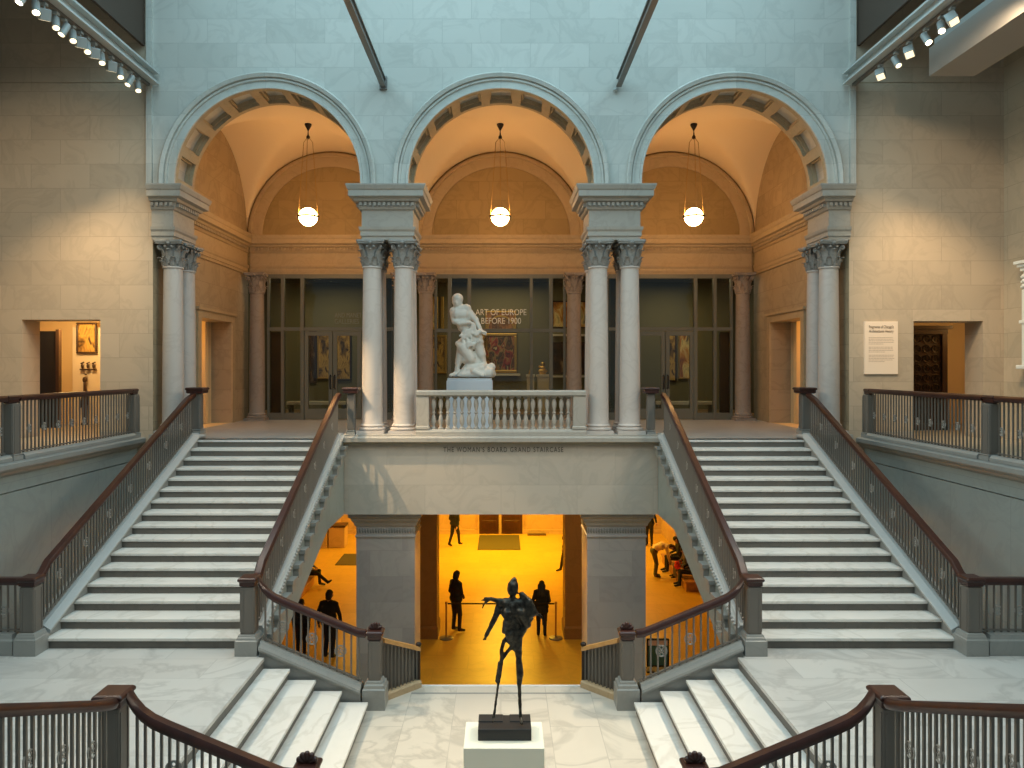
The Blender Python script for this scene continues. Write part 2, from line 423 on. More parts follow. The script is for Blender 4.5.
for s in (-1, 1):
    b = B().box(s*7.58, s*7.64, 1, YA-.002, 10.75, 13.2)  # baffle added to keep skylight off the upper side walls
    struct(b, f'wall_baffle_{side(s)}', M['baffle'], f'dark baffle panel added above the {side(s)} spotlight beam', 'light baffle')
# boxed soffit high on the right balcony
t = thing('soffit_box', 'long taupe boxed soffit hanging above the right balcony', 'soffit', (8.5, 11, 9.42), kind='structure')
B().box(8.1, 8.95, 3, 14.0, 9.42, 9.95).make('casing', M['soffit'], t)
B().box(8.14, 8.95, 3, 13.9, 9.95, 10.08).make('top_ledge', M['lampcase'], t)

# balcony front between the two flights
b = B().box(-3.299, 3.299, 15.56, 15.74, .82, 2.395)
struct(b, 'wall_front', M['grey_xz'], 'pale stone balcony front bearing the bronze inscription', 'wall')
b = B().sweep([(0, 2.30), (.05, 2.30), (.06, 2.33), (.15, 2.345), (.17, 2.36), (.17, 2.44), (.14, 2.47), (0, 2.47)], [(3.4, 15.56, 0), (-3.4, 15.56, 0)])
for v in b.bm.verts:
    v.co.y = 15.56 - abs(v.co.y - 15.56)
struct(b, 'trim_12', M['trim'], 'moulded stone ledge under the balustrade', 'ledge')
b = B().box(-3.35, 3.35, 15.50, 17.0, 2.402, 2.5)
struct(b, 'trim_13', M['trim'], 'low stone step carrying the middle columns', 'stone step')
for s in (-1, 1):
    b = B().box(s*6.78, s*7.405, 15.55, 17.0, 2.402, 2.5)
    struct(b, f'trim_{14+(s>0)}', M['trim'], f'low stone block carrying the outermost columns on the {side(s)}', 'stone step')
# upper (vestibule) floor, which is also the lobby ceiling
b = B().box(-7.41, 7.41, 15.76, 21.6, .84, 2.4).box(-6.6, -3.4, 15.46, 15.76, 2.2, 2.4).box(3.4, 6.6, 15.46, 15.76, 2.2, 2.4)
struct(b, 'floor_vestibule', M['vfloor'], 'polished stone floor of the vestibule behind the arches', 'floor')
# vestibule side walls with doorways
for s in (-1, 1):
    X0, X1 = s*7.41, s*7.95
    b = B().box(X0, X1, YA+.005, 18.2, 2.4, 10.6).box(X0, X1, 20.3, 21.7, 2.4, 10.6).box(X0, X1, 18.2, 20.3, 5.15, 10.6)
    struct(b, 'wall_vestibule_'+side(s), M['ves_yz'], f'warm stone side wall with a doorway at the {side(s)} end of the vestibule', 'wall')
    b = B()
    x = s*7.41; f = -s
    for (y0, y1, z0, z1) in ((18.0, 18.2, 2.4, 5.33), (20.3, 20.5, 2.4, 5.33), (18.2, 20.3, 5.15, 5.33)):
        b.box(x, x+f*.05, y0, y1, z0, z1)
    b.box(x, x+f*.09, 17.95, 20.55, 5.33, 5.40)
    struct(b, f'trim_{16+(s>0)}', M['trim_warm'], f'moulded stone door surround at the {side(s)} end of the vestibule', 'door surround')
    # passage behind
    b = B().box(s*7.95, s*9.6, 18.1, 18.2, 2.4, 5.4).box(s*7.95, s*9.6, 20.3, 20.4, 2.4, 5.4).box(s*9.6, s*9.7, 18.1, 20.4, 2.4, 5.4).box(s*7.95, s*9.6, 18.1, 20.4, 5.16, 5.3).box(s*7.42, s*9.6, 18.2, 20.3, 2.3, 2.398)
    struct(b, 'wall_passage_'+side(s), M['room_wall'], f'lit passage seen through the {side(s)} vestibule doorway', 'passage')
# back wall over the glazing
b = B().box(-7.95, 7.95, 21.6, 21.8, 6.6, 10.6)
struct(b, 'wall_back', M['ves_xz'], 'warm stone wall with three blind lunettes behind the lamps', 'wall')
VX, VR, VY, VZ = (-4.945, 0, 4.945), 2.4725, 19.15, 7.75
for i, cx in enumerate(VX):
    w = ('left', 'middle', 'right')[i]
    b = B().arc_sweep(cx, VZ, [(2.02, 21.599), (2.02, 21.56), (2.08, 21.54), (2.30, 21.54), (2.32, 21.5), (2.40, 21.5), (2.42, 21.54), (2.42, 21.599)])
    struct(b, f'trim_{18+i}', M['trim_warm'], f'stone arch band framing the {w} lunette', 'arch moulding', True)
    n = 40; b = B(); G = []
    y0, y1 = YB, 21.6
    for j in range(n+1):
        row = []
        for k in range(n+1):
            # sample on arc angle so that the springing stays smooth
            u = -math.cos(PI*k/n); v = -math.cos(PI*j/n)
            x = u*VR; y = (y0+y1)/2 + v*(y1-y0)/2
            z = VZ + 2.47*max(math.sqrt(max(0, 1-u*u)), math.sqrt(max(0, 1-v*v)))
            row.append(b.bm.verts.new((cx+x, y, z)))
        G.append(row)
    for j in range(n):
        for k in range(n): b.face([G[j][k], G[j][k+1], G[j+1][k+1], G[j+1][k]])
    struct(b, f'ceiling_vault_{i+1}', M['plaster'], f'smooth plaster groin vault over the {w} bay, glowing warm', 'vault', True)
b = B().box(-8, 8, YA+.2, 21.8, 10.6, 10.8)
struct(b, 'ceiling_roof', M['ceil'], 'roof slab above the vestibule vaults', 'roof')

# entablatures
ENT = [(0, 6.62), (0, 6.70), (.025, 6.70), (.025, 6.79), (.05, 6.83), (.06, 6.89), (.0, 6.90), (0, 7.24), (.04, 7.26), (.06, 7.31), (.06, 7.40), (.13, 7.42), (.15, 7.47), (.24, 7.5), (.24, 7.62), (.26, 7.64), (.29, 7.72), (.29, 7.747)]
def dentils(b, x0, x1, y0, y1, along, sgn, z0=7.325, z1=7.395):
    if along == 'x':
        n = int(abs(x1-x0)/.095)
        for i in range(n):
            x = x0 + (x1-x0)*(i+.5)/n; b.box(x-.026, x+.026, y0, y0+sgn*.06, z0, z1)
    else:
        n = int(abs(y1-y0)/.095)
        for i in range(n):
            y = y0 + (y1-y0)*(i+.5)/n; b.box(x0, x0+sgn*.06, y-.026, y+.026, z0, z1)
EY0, EY1 = 15.69, 16.77
for i, (cx, hx) in enumerate(((-7.18, .23), (-2.41, .545), (2.41, .545), (7.18, .23))):
    w = ('leftmost', 'left of the middle arch', 'right of the middle arch', 'rightmost')[i]
    t = thing('entablature_block', f'carved stone entablature block over the {w} column cluster' if i in (0, 3) else f'carved stone entablature block over the columns {w}', 'entablature', (cx, 16.2, 6.62), kind='thing')
    b = B().square(ENT, cx, (EY0+EY1)/2, hx, (EY1-EY0)/2)
    if i in (0, 3):      # end blocks die into the side walls
        for v in b.bm.verts:
            if abs(v.co.x) > 7.409: v.co.x = math.copysign(7.409 if v.co.y > YA or True else 7.409, v.co.x)
        if True:
            for v in b.bm.verts:
                pass
    b.make('entablature', M['trim'], t)
    b = B()
    ix0, ix1 = max(cx-hx-.05, -7.40), min(cx+hx+.05, 7.40)
    dentils(b, ix0, ix1, EY0-.06, 0, 'x', -1)
    if i != 0: dentils(b, cx-hx-.06, 0, EY0, EY1, 'y', -1)
    if i != 3: dentils(b, cx+hx+.06, 0, EY0, EY1, 'y', 1)
    b.make('dentil_row', M['trim'], t)
WENT = [(o*.75, z) for o, z in ENT]
prof = [(-.25, 6.62)] + WENT + [(-.25, 7.75)]
b = B().prism([(21.55 - o, z) if o > -.2 else (21.62, z) for o, z in prof], 'x', -7.3, 7.3)
struct(b, 'trim_21', M['trim_warm'], 'long moulded stone entablature along the vestibule back wall', 'entablature')
b = B(); dentils(b, -7.2, 7.2, 21.55-.045, 0, 'x', -1)
struct(b, 'trim_22', M['trim_warm'], 'row of small dentils on the vestibule back entablature', 'dentils')
for s in (-1, 1):
    b = B().prism([(s*(7.38 - o), z) if o > -.2 else (s*7.42, z) for o, z in prof], 'y', 17.05, 21.56)
    dentils(b, s*(7.38-.045), 0, 17.1, 21.3, 'y', -s)
    struct(b, f'trim_{23+(s>0)}', M['trim_warm'], f'moulded stone entablature along the {side(s)} vestibule wall', 'entablature')

# ================================================================== COLUMNS
def leaf(b, ang, r0, z0, h, w, curl):
    ca, sa = math.cos(ang), math.sin(ang)
    prof_ = [(0, 0, .8), (.005, .35, 1), (.012, .65, 1.05), (.035, .88, .85), (curl, 1.0, .55), (curl*1.15, .92, .25)]
    A, C = [], []
    for dr, fz, fw in prof_:
        r = r0+dr
        for lst, off in ((A, .0), (C, -.018)):
            rr = r+off
            row = []
            for k, bulge in ((-1, -.012), (0, .012), (1, -.012)):
                x = rr+bulge; y = k*w*fw
                row.append((ca*x - sa*y, sa*x + ca*y, z0+h*fz))
            lst.append(row)
    rings = [a + c[::-1] for a, c in zip(A, C)]
    b.rings(rings)
def column(label, H, m, loc, group):
    t = thing('marble_column', label, 'column', loc, group)
    X, Y, Z = loc
    bz = .20
    b = B().box(X-.29, X+.29, Y-.29, Y+.29, Z, Z+.07)
    b.lathe([(.27, Z+.07), (.29, Z+.085), (.29, Z+.115), (.265, Z+.13), (.245, Z+.135), (.24, Z+.15), (.25, Z+.16), (.262, Z+.17), (.255, Z+.19), (.235, Z+.2)], X, Y, 32)
    b.make('column_base', m, t, True)
    ch = .54; zs = Z+H-ch
    b = B().lathe([(.233, Z+.2), (.222, Z+.23)] + [(.222 - .03*((k/10)**1.6), Z+.23+(zs-Z-.28)*k/10) for k in range(1, 11)] + [(.212, zs-.045), (.218, zs-.03), (.212, zs-.012), (.2, zs)], X, Y, 32)
    b.make('shaft', m, t, True)
    c = B()
    c.lathe([(.19, 0), (.19, .3), (.20, .4), (.235, .455), (.2, .46)], 0, 0, 24)
    for k in range(8): leaf(c, PI/8+k*PI/4, .215, 0, .19, .062, .075)
    for k in range(8): leaf(c, k*PI/4, .215, .05, .31, .068, .075)
    for k in range(16): leaf(c, PI/16+k*PI/8, .212, 0, .12, .03, .05)
    for k in range(4):         # corner volutes
        a = PI/4+k*PI/2; ca, sa = math.cos(a), math.sin(a); pts = []
        for j in range(16):
            q = j/15; th = q*2.6*PI; r = .055*(1-q*.75)
            pts.append((ca*(.275+r*math.sin(th)), sa*(.275+r*math.sin(th)), .385 + r*math.cos(th)))
        stem = [(ca*.2, sa*.2, .28), (ca*.225, sa*.225, .38)]
        c.tube(stem+pts, .018, 6)
    for k in range(4):         # rosettes on the abacus faces, inner scrolls
        a = k*PI/2; ca, sa = math.cos(a), math.sin(a)
        c.sphere((ca*.265, sa*.265, .475), .045, (1, 1, 1), 1)
        for q in (-1, 1):
            c.sphere((ca*.235 - sa*q*.07, sa*.235 + ca*q*.07, .40), .035, (1, 1, 1), 1)
    ab = []
    for z, o in ((.46, 0), (.485, 0), (.495, .018), (.525, .022), (.54, .012)):
        ring = []
        for k in range(4):
            a = PI/4+k*PI/2
            c0 = (.385+o)
            for d in (-.06, .06): ring.append((c0*math.cos(a+d), c0*math.sin(a+d), z))
            a2 = a+PI/4; ring.append(((.232+o)*math.cos(a2), (.232+o)*math.sin(a2), z))
        ab.append(ring)
    c.rings(ab)
    bmesh.ops.translate(c.bm, vec=(X, Y, zs), verts=c.bm.verts)
    c.make('capital', M['capital'] if m is M['column'] else m, t, True)
    return t
CZ = 2.5
GRP = 'clustered columns of the arcade'
proto = column('front veined marble column on the left of the pair just left of the balustrade', 4.12, M['column'], (-2.77, 15.92, CZ), GRP)
specs = [
 (-2.09, 15.92, 'front veined marble column touching the left end of the balustrade'),
 (-2.77, 16.55, 'rear marble column hidden behind the left column of the left pair'),
 (-2.09, 16.55, 'rear marble column half hidden behind the column at the balustrade left end'),
 (2.09, 15.92, 'front veined marble column touching the right end of the balustrade'),
 (2.77, 15.92, 'front veined marble column on the right of the pair just right of the balustrade'),
 (2.09, 16.55, 'rear marble column half hidden behind the column at the balustrade right end'),
 (2.77, 16.55, 'rear marble column hidden behind the right column of the right pair'),
 (-7.065, 15.95, 'front marble column against the left jamb of the left arch'),
 (-7.065, 16.58, 'rear marble column behind the one at the left jamb of the left arch'),
 (7.065, 15.95, 'front marble column against the right jamb of the right arch'),
 (7.065, 16.58, 'rear marble column behind the one at the right jamb of the right arch')]
for x, y, lab in specs: copy_tree(proto, (x, y, CZ), None, lab)
GR2 = 'rose stone columns along the glazing'
proto = column('rose stone column in the left corner of the vestibule', 4.22, M['column_warm'], (-7.02, 21.3, 2.4), GR2)
for x, lab in ((-2.84, 'rose stone column at the glazing hidden behind the left front pair'), (-2.16, 'rose stone column at the glazing left of the white marble statue'), (2.1, 'rose stone column at the glazing right of the white marble statue'), (2.78, 'rose stone column at the glazing hidden behind the right front pair'), (6.96, 'rose stone column in the right corner of the vestibule')):
    copy_tree(proto, (x, 21.3, 2.4), None, lab)

# ================================================================== GLAZING AND GALLERY BEYOND
GY = 21.5
def glazed(i, x0, x1, mull, transom, label, door=None):
    t = thing(f'window_{i}', label, 'glass partition', ((x0+x1)/2, GY, 2.4), kind='structure')
    b = B().box(x0, x0+.07, GY-.05, GY+.05, 2.4, 6.62).box(x1-.07, x1, GY-.05, GY+.05, 2.4, 6.62).box(x0+.07, x1-.07, GY-.045, GY+.045, 6.5, 6.62)
    if not door: b.box(x0+.07, x1-.07, GY-.045, GY+.045, 2.4, 2.55)
    else:
        if door[0] > x0+.1: b.box(x0+.07, door[0], GY-.045, GY+.045, 2.4, 2.6)
        if door[1] < x1-.1: b.box(door[1], x1-.07, GY-.045, GY+.045, 2.4, 2.6)
    fr_ = b.make('frame', M['frame_grey'], t)
    for x, w in mull: B().box(x-w/2, x+w/2, GY-.07, GY+.07, 2.4, 6.6).make('mullion', M['frame_grey'], t)
    B().box(x0, x1, GY-.06, GY+.06, transom-.05, transom+.05).make('transom', M['frame_grey'], t)
    B().box(x0+.05, x1-.05, GY-.006, GY+.006, transom+.05, 6.5).make('upper_pane', M['glass'], fr_)
    if door:
        if door[0] > x0+.1: B().box(x0+.05, door[0], GY-.006, GY+.006, 2.6, transom-.05).make('lower_pane', M['glass'], fr_)
        if door[1] < x1-.1: B().box(door[1], x1-.05, GY-.006, GY+.006, 2.6, transom-.05).make('lower_pane', M['glass'], fr_)
    else: B().box(x0+.05, x1-.05, GY-.006, GY+.006, 2.55, transom-.05).make('lower_pane', M['glass'], fr_)
TR = 5.03
glazed(1, -6.78, -3.05, [(-6.33, .09), (-5.76, .10)], TR, 'glass partition with double doors in the left bay', (-5.71, -4.05))
glazed(2, -1.93, 1.88, [(-1.49, .1), (-.92, .1), (.88, .08), (1.45, .1)], 4.99, 'glass partition behind the white marble statue')
glazed(3, 3.05, 6.72, [(6.20, .09), (5.64, .10)], TR, 'glass partition with double doors in the right bay', (3.95, 5.58))
for s in (-1, 1):
    for k in range(2):
        xo = s*(4.88 if s < 0 else 4.77); w = .81
        x0, x1 = (xo-.01-w, xo-.01) if k == 0 else (xo+.01, xo+.01+w)
        wh = ('left', 'right')[k]
        t = thing(f'door_{1+k+2*(s>0)}', f'{wh} leaf of the glass double door in the {side(s)} bay', 'glass door', ((x0+x1)/2, GY, 2.4), kind='structure')
        b = B()
        for (a, c, z0, z1) in ((x0, x0+.11, 2.42, 4.96), (x1-.11, x1, 2.42, 4.96), (x0+.11, x1-.11, 4.84, 4.96), (x0+.11, x1-.11, 2.42, 2.72)): b.box(a, c, GY-.04, GY+.04, z0, z1)
        b.make('door_frame', M['frame_grey'], t)
        df = [c for c in COL.objects if c.parent == t][0]
        B().box(x0+.1, x1-.1, GY-.006, GY+.006, 2.7, 4.86).make('door_pane', M['glass'], df)
        hx = x1-.05 if k == 0 else x0+.05
        B().tube([(hx, GY-.04, 3.30), (hx, GY-.12, 3.33), (hx, GY-.12, 3.66), (hx, GY-.04, 3.69)], .022, 8).make('door_handle', M['black'], df)
# gallery room
b = B().box(-12, 12, 27.0, 27.2, 2.4, 7.2)
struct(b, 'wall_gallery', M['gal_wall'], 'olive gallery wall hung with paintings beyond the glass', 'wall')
b = B().box(-12, 12, 21.6, 27.0, 2.2, 2.398)
struct(b, 'floor_gallery', M['gal_floor'], 'wooden gallery floor beyond the glass', 'floor')
b = B().box(-12, 12, 21.8, 27.2, 7.0, 7.2)
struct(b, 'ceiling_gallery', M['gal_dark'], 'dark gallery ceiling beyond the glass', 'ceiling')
for s in (-1, 1):
    b = B().box(s*3.35, s*3.5, 22.6, 27, 2.4, 7.0)
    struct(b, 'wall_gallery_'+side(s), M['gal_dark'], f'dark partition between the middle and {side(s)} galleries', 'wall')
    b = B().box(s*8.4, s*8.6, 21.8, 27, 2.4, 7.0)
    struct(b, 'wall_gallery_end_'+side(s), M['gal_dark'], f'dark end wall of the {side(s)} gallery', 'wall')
def painting(label, x0, x1, z0, z1, y, frame, cv, fw=.09, group=None, name='painting', cat='painting'):
    t = thing(name, label, cat, ((x0+x1)/2, y, z0), group)
    b = B()
    for (a, c, d, e) in ((x0, x1, z0, z0+fw), (x0, x1, z1-fw, z1), (x0, x0+fw, z0+fw, z1-fw), (x1-fw, x1, z0+fw, z1-fw)): b.box(a, c, y-.08, y-.001, d, e)
    fr_ = b.make('frame', frame, t, bevel=.02)
    b = B().box(x0+fw, x1-fw, y-.04, y-.001, z0+fw, z1-fw)
    c = b.make('canvas', cv, fr_)
    return t
C1 = canvas('altarpiece_paint', [(.03, .018, .01), (.25, .10, .03), (.04, .03, .015), (.45, .27, .08), (.40, .05, .03), (.05, .03, .015), (.75, .55, .25)], 2.6, 3)
C2 = canvas('lunette_paint', [(.25, .07, .03), (.5, .22, .07), (.12, .05, .02), (.7, .45, .2)], 3, 5)
C3 = canvas('gold_paint', [(.05, .025, .01), (.40, .22, .05), (.75, .45, .10), (.10, .05, .02)], 3.2, 8)
C4 = canvas('fiery_paint', [(.20, .04, .01), (.70, .28, .04), (1, .75, .3), (.12, .08, .05)], 2.2, 11)
C5 = canvas('dark_figure_paint', [(.02, .012, .008), (.04, .02, .012), (.10, .04, .02), (.45, .30, .16)], 2.4, 14)
GW = 27.0
# middle gallery: altarpiece built of two tiers
painting('large dark figure altarpiece panel in gilt frame right of the white statue', -.72, .58, 3.73, 5.16, GW, M['gold'], C1, .1, name='altarpiece')
t = painting('arched upper altarpiece panel behind the white gallery lettering', -.58, .56, 5.24, 5.98, GW, M['gold'], C2, .07, name='arched_altarpiece')
B().arc_sweep(-.01, 5.32, [(.44, GW-.085), (.44, GW-.07), (.5, GW-.07), (.5, GW-.085)]).make('arch_band', M['gold'], t)
painting('gilt framed golden figure painting left of the white statue', -2.75, -1.98, 3.7, 5.1, GW, M['gold'], C3, .08)
painting('red and gold painting high behind the left rose column', -2.9, -2.3, 5.3, 6.5, GW, M['gold'], C4, .09)
t = thing('gilt_picture_frame', 'narrow upright gilt strip frame left of the statue head', 'gilt frame', (-2.38, 26.95, 5.25))
B().box(-2.2, -2.08, 26.92, 26.999, 5.25, 6.5).make('strip', M['gold'], t, bevel=.02)
painting('fiery orange landscape painting behind the right rose column', 1.85, 3.2, 5.35, 6.35, GW, M['darkframe'], C4, .05)
painting('large dark figure painting low behind the right rose column', 1.85, 3.2, 3.68, 4.85, GW, M['darkframe'], C5, .07)
for x0, x1, z in ((1.8, 3.25, 5.06), (1.8, 3.25, 3.56)):
    nm = 'upper' if z > 4 else 'lower'
    tag(B().box(x0, x1, GW-.2, GW-.001, z, z+.07).make('picture_shelf', M['panel_white'], origin=(2.5, GW-.1, z)), f'{nm} cream ledge under the {"fiery" if z > 4 else "dark figure"} painting', 'ledge')
tag(B().box(-.85, .7, GW-.2, GW-.001, 3.62, 3.7).make('picture_shelf', M['panel_white'], origin=(0, GW-.1, 3.62)), 'cream ledge below the altarpiece', 'ledge')
# small sculptures on white plinths
for x, h, r, lab in ((1.02, .18, .1, 'small gilded bust on the narrow cream plinth'), (1.45, .42, .16, 'gilded seated figure on the wide cream plinth')):
    t = tag(B().square([(0, 2.4), (0, 3.58), (.03, 3.6), (.03, 3.68)], x, 25.6, r*1.2, .2).make('display_plinth', M['panel_white'], origin=(x, 25.6, 2.4)), f'cream plinth under the {"bust" if h < .3 else "gilded seated figure"}', 'plinth')
    b = B().sphere((x, 25.6, 3.68+h*.85), h*.2).capsule((x, 25.6, 3.68+h*.14), (x, 25.6, 3.68+h*.55), r*.8, r*.55)
    if h > .3: b.capsule((x-.1, 25.55, 3.8), (x+.1, 25.55, 3.8), .06).capsule((x-.12, 25.6, 3.95), (x+.05, 25.5, 3.88), .04)
    tag(b.make('statuette', M['gold'], smooth=True, origin=(x, 25.6, 3.68)), lab, 'sculpture')
# side galleries
for s in (-1, 1):
    if s < 0: ps = ((-7.0, -6.72, 3.35, 5.25, M['darkframe'], C5, 'dark narrow framed panel at the left glass doors'), (-6.72+.02, -6.2, 3.5, 5.15, M['gold'], C3, 'golden painting seen through the left door leaf, first of two'), (-6.2+.15, -5.45, 3.45, 5.15, M['darkframe'], C3, 'dark framed golden painting seen through the left door leaf, second of two'))
    else: ps = ((5.95, 6.4, 3.4, 5.15, M['darkframe'], C3, 'dark framed golden painting in the right glass door, nearer the columns'), (6.45, 7.0, 3.5, 5.15, M['gold'], C4, 'bright golden painting in the right glass door, nearer the jamb'))
    for x0, x1, z0, z1, fr, cv, lab in ps: painting(lab, x0, x1, z0, z1, GW, fr, cv, .06)
    t = thing('gallery_bench', f'long pale bench inside the {side(s)} gallery', 'bench', (s*5.6, 24, 2.4))
    B().box(s*5.0, s*6.9, 23.8, 24.2, 2.72, 2.82).make('seat', M['panel_white'], t)
    for x in (5.1, 6.8): B().box(s*x-.05, s*x+.05, 23.85, 24.15, 2.4, 2.72).make('leg', M['frame_grey'], t)
    b = B().box(s*7.0, s*7.35, 21.9, 21.96, 2.4, 5.0) if False else B().box(s*6.4, s*6.75, 21.66, 21.72, 2.4, 4.95)
    tag(b.make('dark_screen', M['black'], origin=(s*6.6, 21.7, 2.4)), f'tall black panel inside the glass beside the {side(s)} corner column', 'screen')

def text(s, size, loc, m, label, rot=(PI/2, 0, 0), ext=.004, align='CENTER', name='lettering', parent=None, spacing=1., width=None, cat='lettering'):
    cu = bpy.data.curves.new(name, 'FONT'); cu.body = s; cu.size = size; cu.extrude = ext; cu.align_x = align; cu.space_character = spacing
    cu.materials.append(m)
    o = bpy.data.objects.new(name, cu); COL.objects.link(o)
    cu = o
    dg = bpy.context.evaluated_depsgraph_get(); me = bpy.data.meshes.new_from_object(cu.evaluated_get(dg)); bpy.data.objects.remove(cu)
    me.name = name; o = bpy.data.objects.new(name, me); COL.objects.link(o)
    o.rotation_euler = rot
    if parent is not None:
        o.parent = parent; o.location = Vector(loc) - WL[parent.name]
    else:
        o.location = loc; tag(o, label, cat)
    WL[o.name] = Vector(loc)
    if width:
        bpy.context.view_layer.update(); k = width/max(o.dimensions.x, 1e-3); o.scale = (k, 1, 1)
    return o
text('ART OF EUROPE', .25, (.0, GY-.02, 5.435), M['letter_white'], 'white lettering ART OF EUROPE on the glass', width=1.48)
text('BEFORE 1900', .25, (.0, GY-.02, 5.185), M['letter_white'], 'white lettering BEFORE 1900 on the glass', width=1.15)
text('AND MANET', .2, (-4.42, GY-.09, 5.36), M['letter_dim'], 'faint grey upper line of lettering over the left glass doors', width=.78)
text('GALLERIES', .2, (-4.46, GY-.09, 5.18), M['letter_dim'], 'faint grey lettering GALLERIES over the left glass doors', width=.7)
text("THE WOMAN'S BOARD GRAND STAIRCASE", .15, (0.05, 15.555, 2.135), M['letter_dark'], 'bronze inscription on the pale balcony front', width=2.52, spacing=1.25, ext=.01, cat='inscription')

# ================================================================== BIG FLIGHTS
RAILP = [(-.065, -.02), (-.05, -.05), (.05, -.05), (.065, -.02), (.065, .01), (.04, .045), (-.04, .045), (-.065, .01)]
for s in (-1, 1):
    S = side(s)
    t = thing('grand_staircase', f'wide marble staircase of sixteen steps rising on the {S}', 'staircase', (s*4.9, Y1, 0))
    xa, xb = s*3.48, s*6.33
    for k in range(1, 17):
        y0 = Y1+(k-1)*T_; z1 = k*R_
        y1 = y0+T_+.02 if k < 16 else y0+.3
        B().box(xa, xb, y0-.03, y1, z1-.045, z1).make('tread', M['tread'], t, bevel=.008)
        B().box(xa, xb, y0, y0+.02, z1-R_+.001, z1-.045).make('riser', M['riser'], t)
    # carriage under the steps: sloping soffit and side strings
    def zb(y, d): return nose(y)-d
    B().prism([(Y1, 0), (Y1+.02, nose(Y1)-.2), (YT+.02, nose(YT)-.2), (YT+.1, 2.2), (YT+.1, .82), (YT-1.6, .82), (Y1+.3, nose(Y1+.3)-.78), (Y1, -.3)], 'x', s*3.40, s*6.5).make('carriage', M['curb'], t)
    top = [(Y1-.02, -.3), (Y1-.02, nose(Y1)+.02), (YT-.05, nose(YT)+.02-.02), (YT+.1, 2.42), (YT+.1, .82), (YT-1.35, .82), (Y1+.3, nose(Y1+.3)-.72)]
    B().prism(top, 'x', s*3.30, s*3.40).make('inner_string', M['grey_yz'], t)
    for k in range(1, 16):       # carved bracket under the end of every step
        y0 = Y1+(k-1)*T_+.02; z1 = k*R_-.02
        B().box(s*3.30, s*3.21, y0+.05, y0+.25, z1-.16, z1+.02).box(s*3.30, s*3.19, y0+.02, y0+.28, z1-.01, z1+.05).make('bracket', M['curb'], t)
    # curbs carrying the railings
    def curbline(x, w, name, z0=.0, d=.40):
        B().prism([(Y1-.02, nose(Y1)-d+z0), (Y1-.02, nose(Y1)+.06), (YT-.15, nose(YT-.15)+.06), (YT+.12, 2.45), (YT+.3, 2.45), (YT+.3, 2.402), (YT+.1, 2.402), (YT+.1, nose(YT)-d)], 'x', x-w/2, x+w/2).make(name, M['curb'], t)
        path = [(x, Y1+.02, nose(Y1+.02)+.06), (x, YT-.2, nose(YT-.2)+.06), (x, YT-.02, 2.452), (x, YT+.3, 2.43)]
        B().sweep([(-w/2-.03, -.03), (w/2+.03, -.03), (w/2+.05, 0), (w/2+.05, .03), (w/2, .06), (.06, .09), (-.06, .09), (-w/2, .06), (-w/2-.05, .03), (-w/2-.05, 0)], path).make(name+'_moulding', M['rope'], t)
    curbline(s*3.40, .16, 'inner_curb')
    curbline(s*6.44, .22, 'outer_curb', -.0)
    # beaded rope moulding along the inner edge
    b = B(); n = 72
    for i in range(n):
        y = Y1+.1+(YT-.3-Y1)*i/(n-1); b.sphere((s*3.275, y, nose(y)+.105), .028, (1, 1.2, 1), 1)
    b.make('rope_bead', M['rope'], t, True)

# descending flights, landings, platform
LX = [3.22, 2.87, 2.52, 2.17, 1.82]
FY0, FY1 = 6.72, 10.12
for s in (-1, 1):
    S = side(s)
    b = B().box(s*3.22, s*7.74, 3.0, 9.97, -.4, -.045).box(s*3.19, s*7.74, 3.0, 9.97, -.045, 0).box(s*3.28, s*7.74, 9.97, 10.295, -.4, 0)
    b.box(s*3.40, s*7.74, 10.0, 10.32, ZL+2.4, -.4) if False else None
    struct(b, 'floor_landing_'+S, M['floor'], f'veined white marble landing floor on the {S}', 'floor')
    t = thing('landing_steps', f'short marble flight descending from the {S} landing to the platform', 'steps', (s*2.7, 8.4, ZP))
    for j in range(1, 5):
        x0, x1 = s*(LX[j-1]+.02), s*LX[j]
        z = -R_*j
        B().box(x0, x1-s*.03, 6.75, 9.97, z-.045, z).make('tread', M['tread'], t, bevel=.008)
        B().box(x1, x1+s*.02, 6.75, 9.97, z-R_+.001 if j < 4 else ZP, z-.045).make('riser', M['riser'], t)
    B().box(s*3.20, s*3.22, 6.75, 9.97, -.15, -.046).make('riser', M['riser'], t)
b = B().prism([(-3.2, 3.0), (3.2, 3.0), (3.2, 10.26), (1.75, 10.26), (1.20, 10.83), (-1.20, 10.83), (-1.75, 10.26), (-3.2, 10.26)], 'z', -1.1, ZP)
struct(b, 'floor_platform', M['platform'], 'cream veined marble platform floor around the pedestal', 'floor')
b = B().box(-1.28, 1.28, 10.56, 10.60, ZP, ZP+.003)
struct(b, 'trim_25', M['curb'], 'thin grey stone strip inlaid near the platform back edge', 'inlay')
b = B().prism([(-1.20, 10.80), (1.20, 10.80), (1.20, 10.86), (-1.20, 10.86)], 'z', -1.0, ZP+.004)
struct(b, 'trim_26', M['tread'], 'pale stone nosing at the platform back edge', 'nosing')
t = thing('lobby_steps', 'stone steps dropping from the platform back edge into the golden lobby', 'steps', (0, 14, ZL))
for k in range(1, 20):
    y0 = 10.86+(k-1)*.352; z = ZP-.155*k
    if z < ZL+.05: break
    B().box(-1.6, 1.6, y0, y0+.36, z-.3, z).make('tread', M['lobfloor'], t)

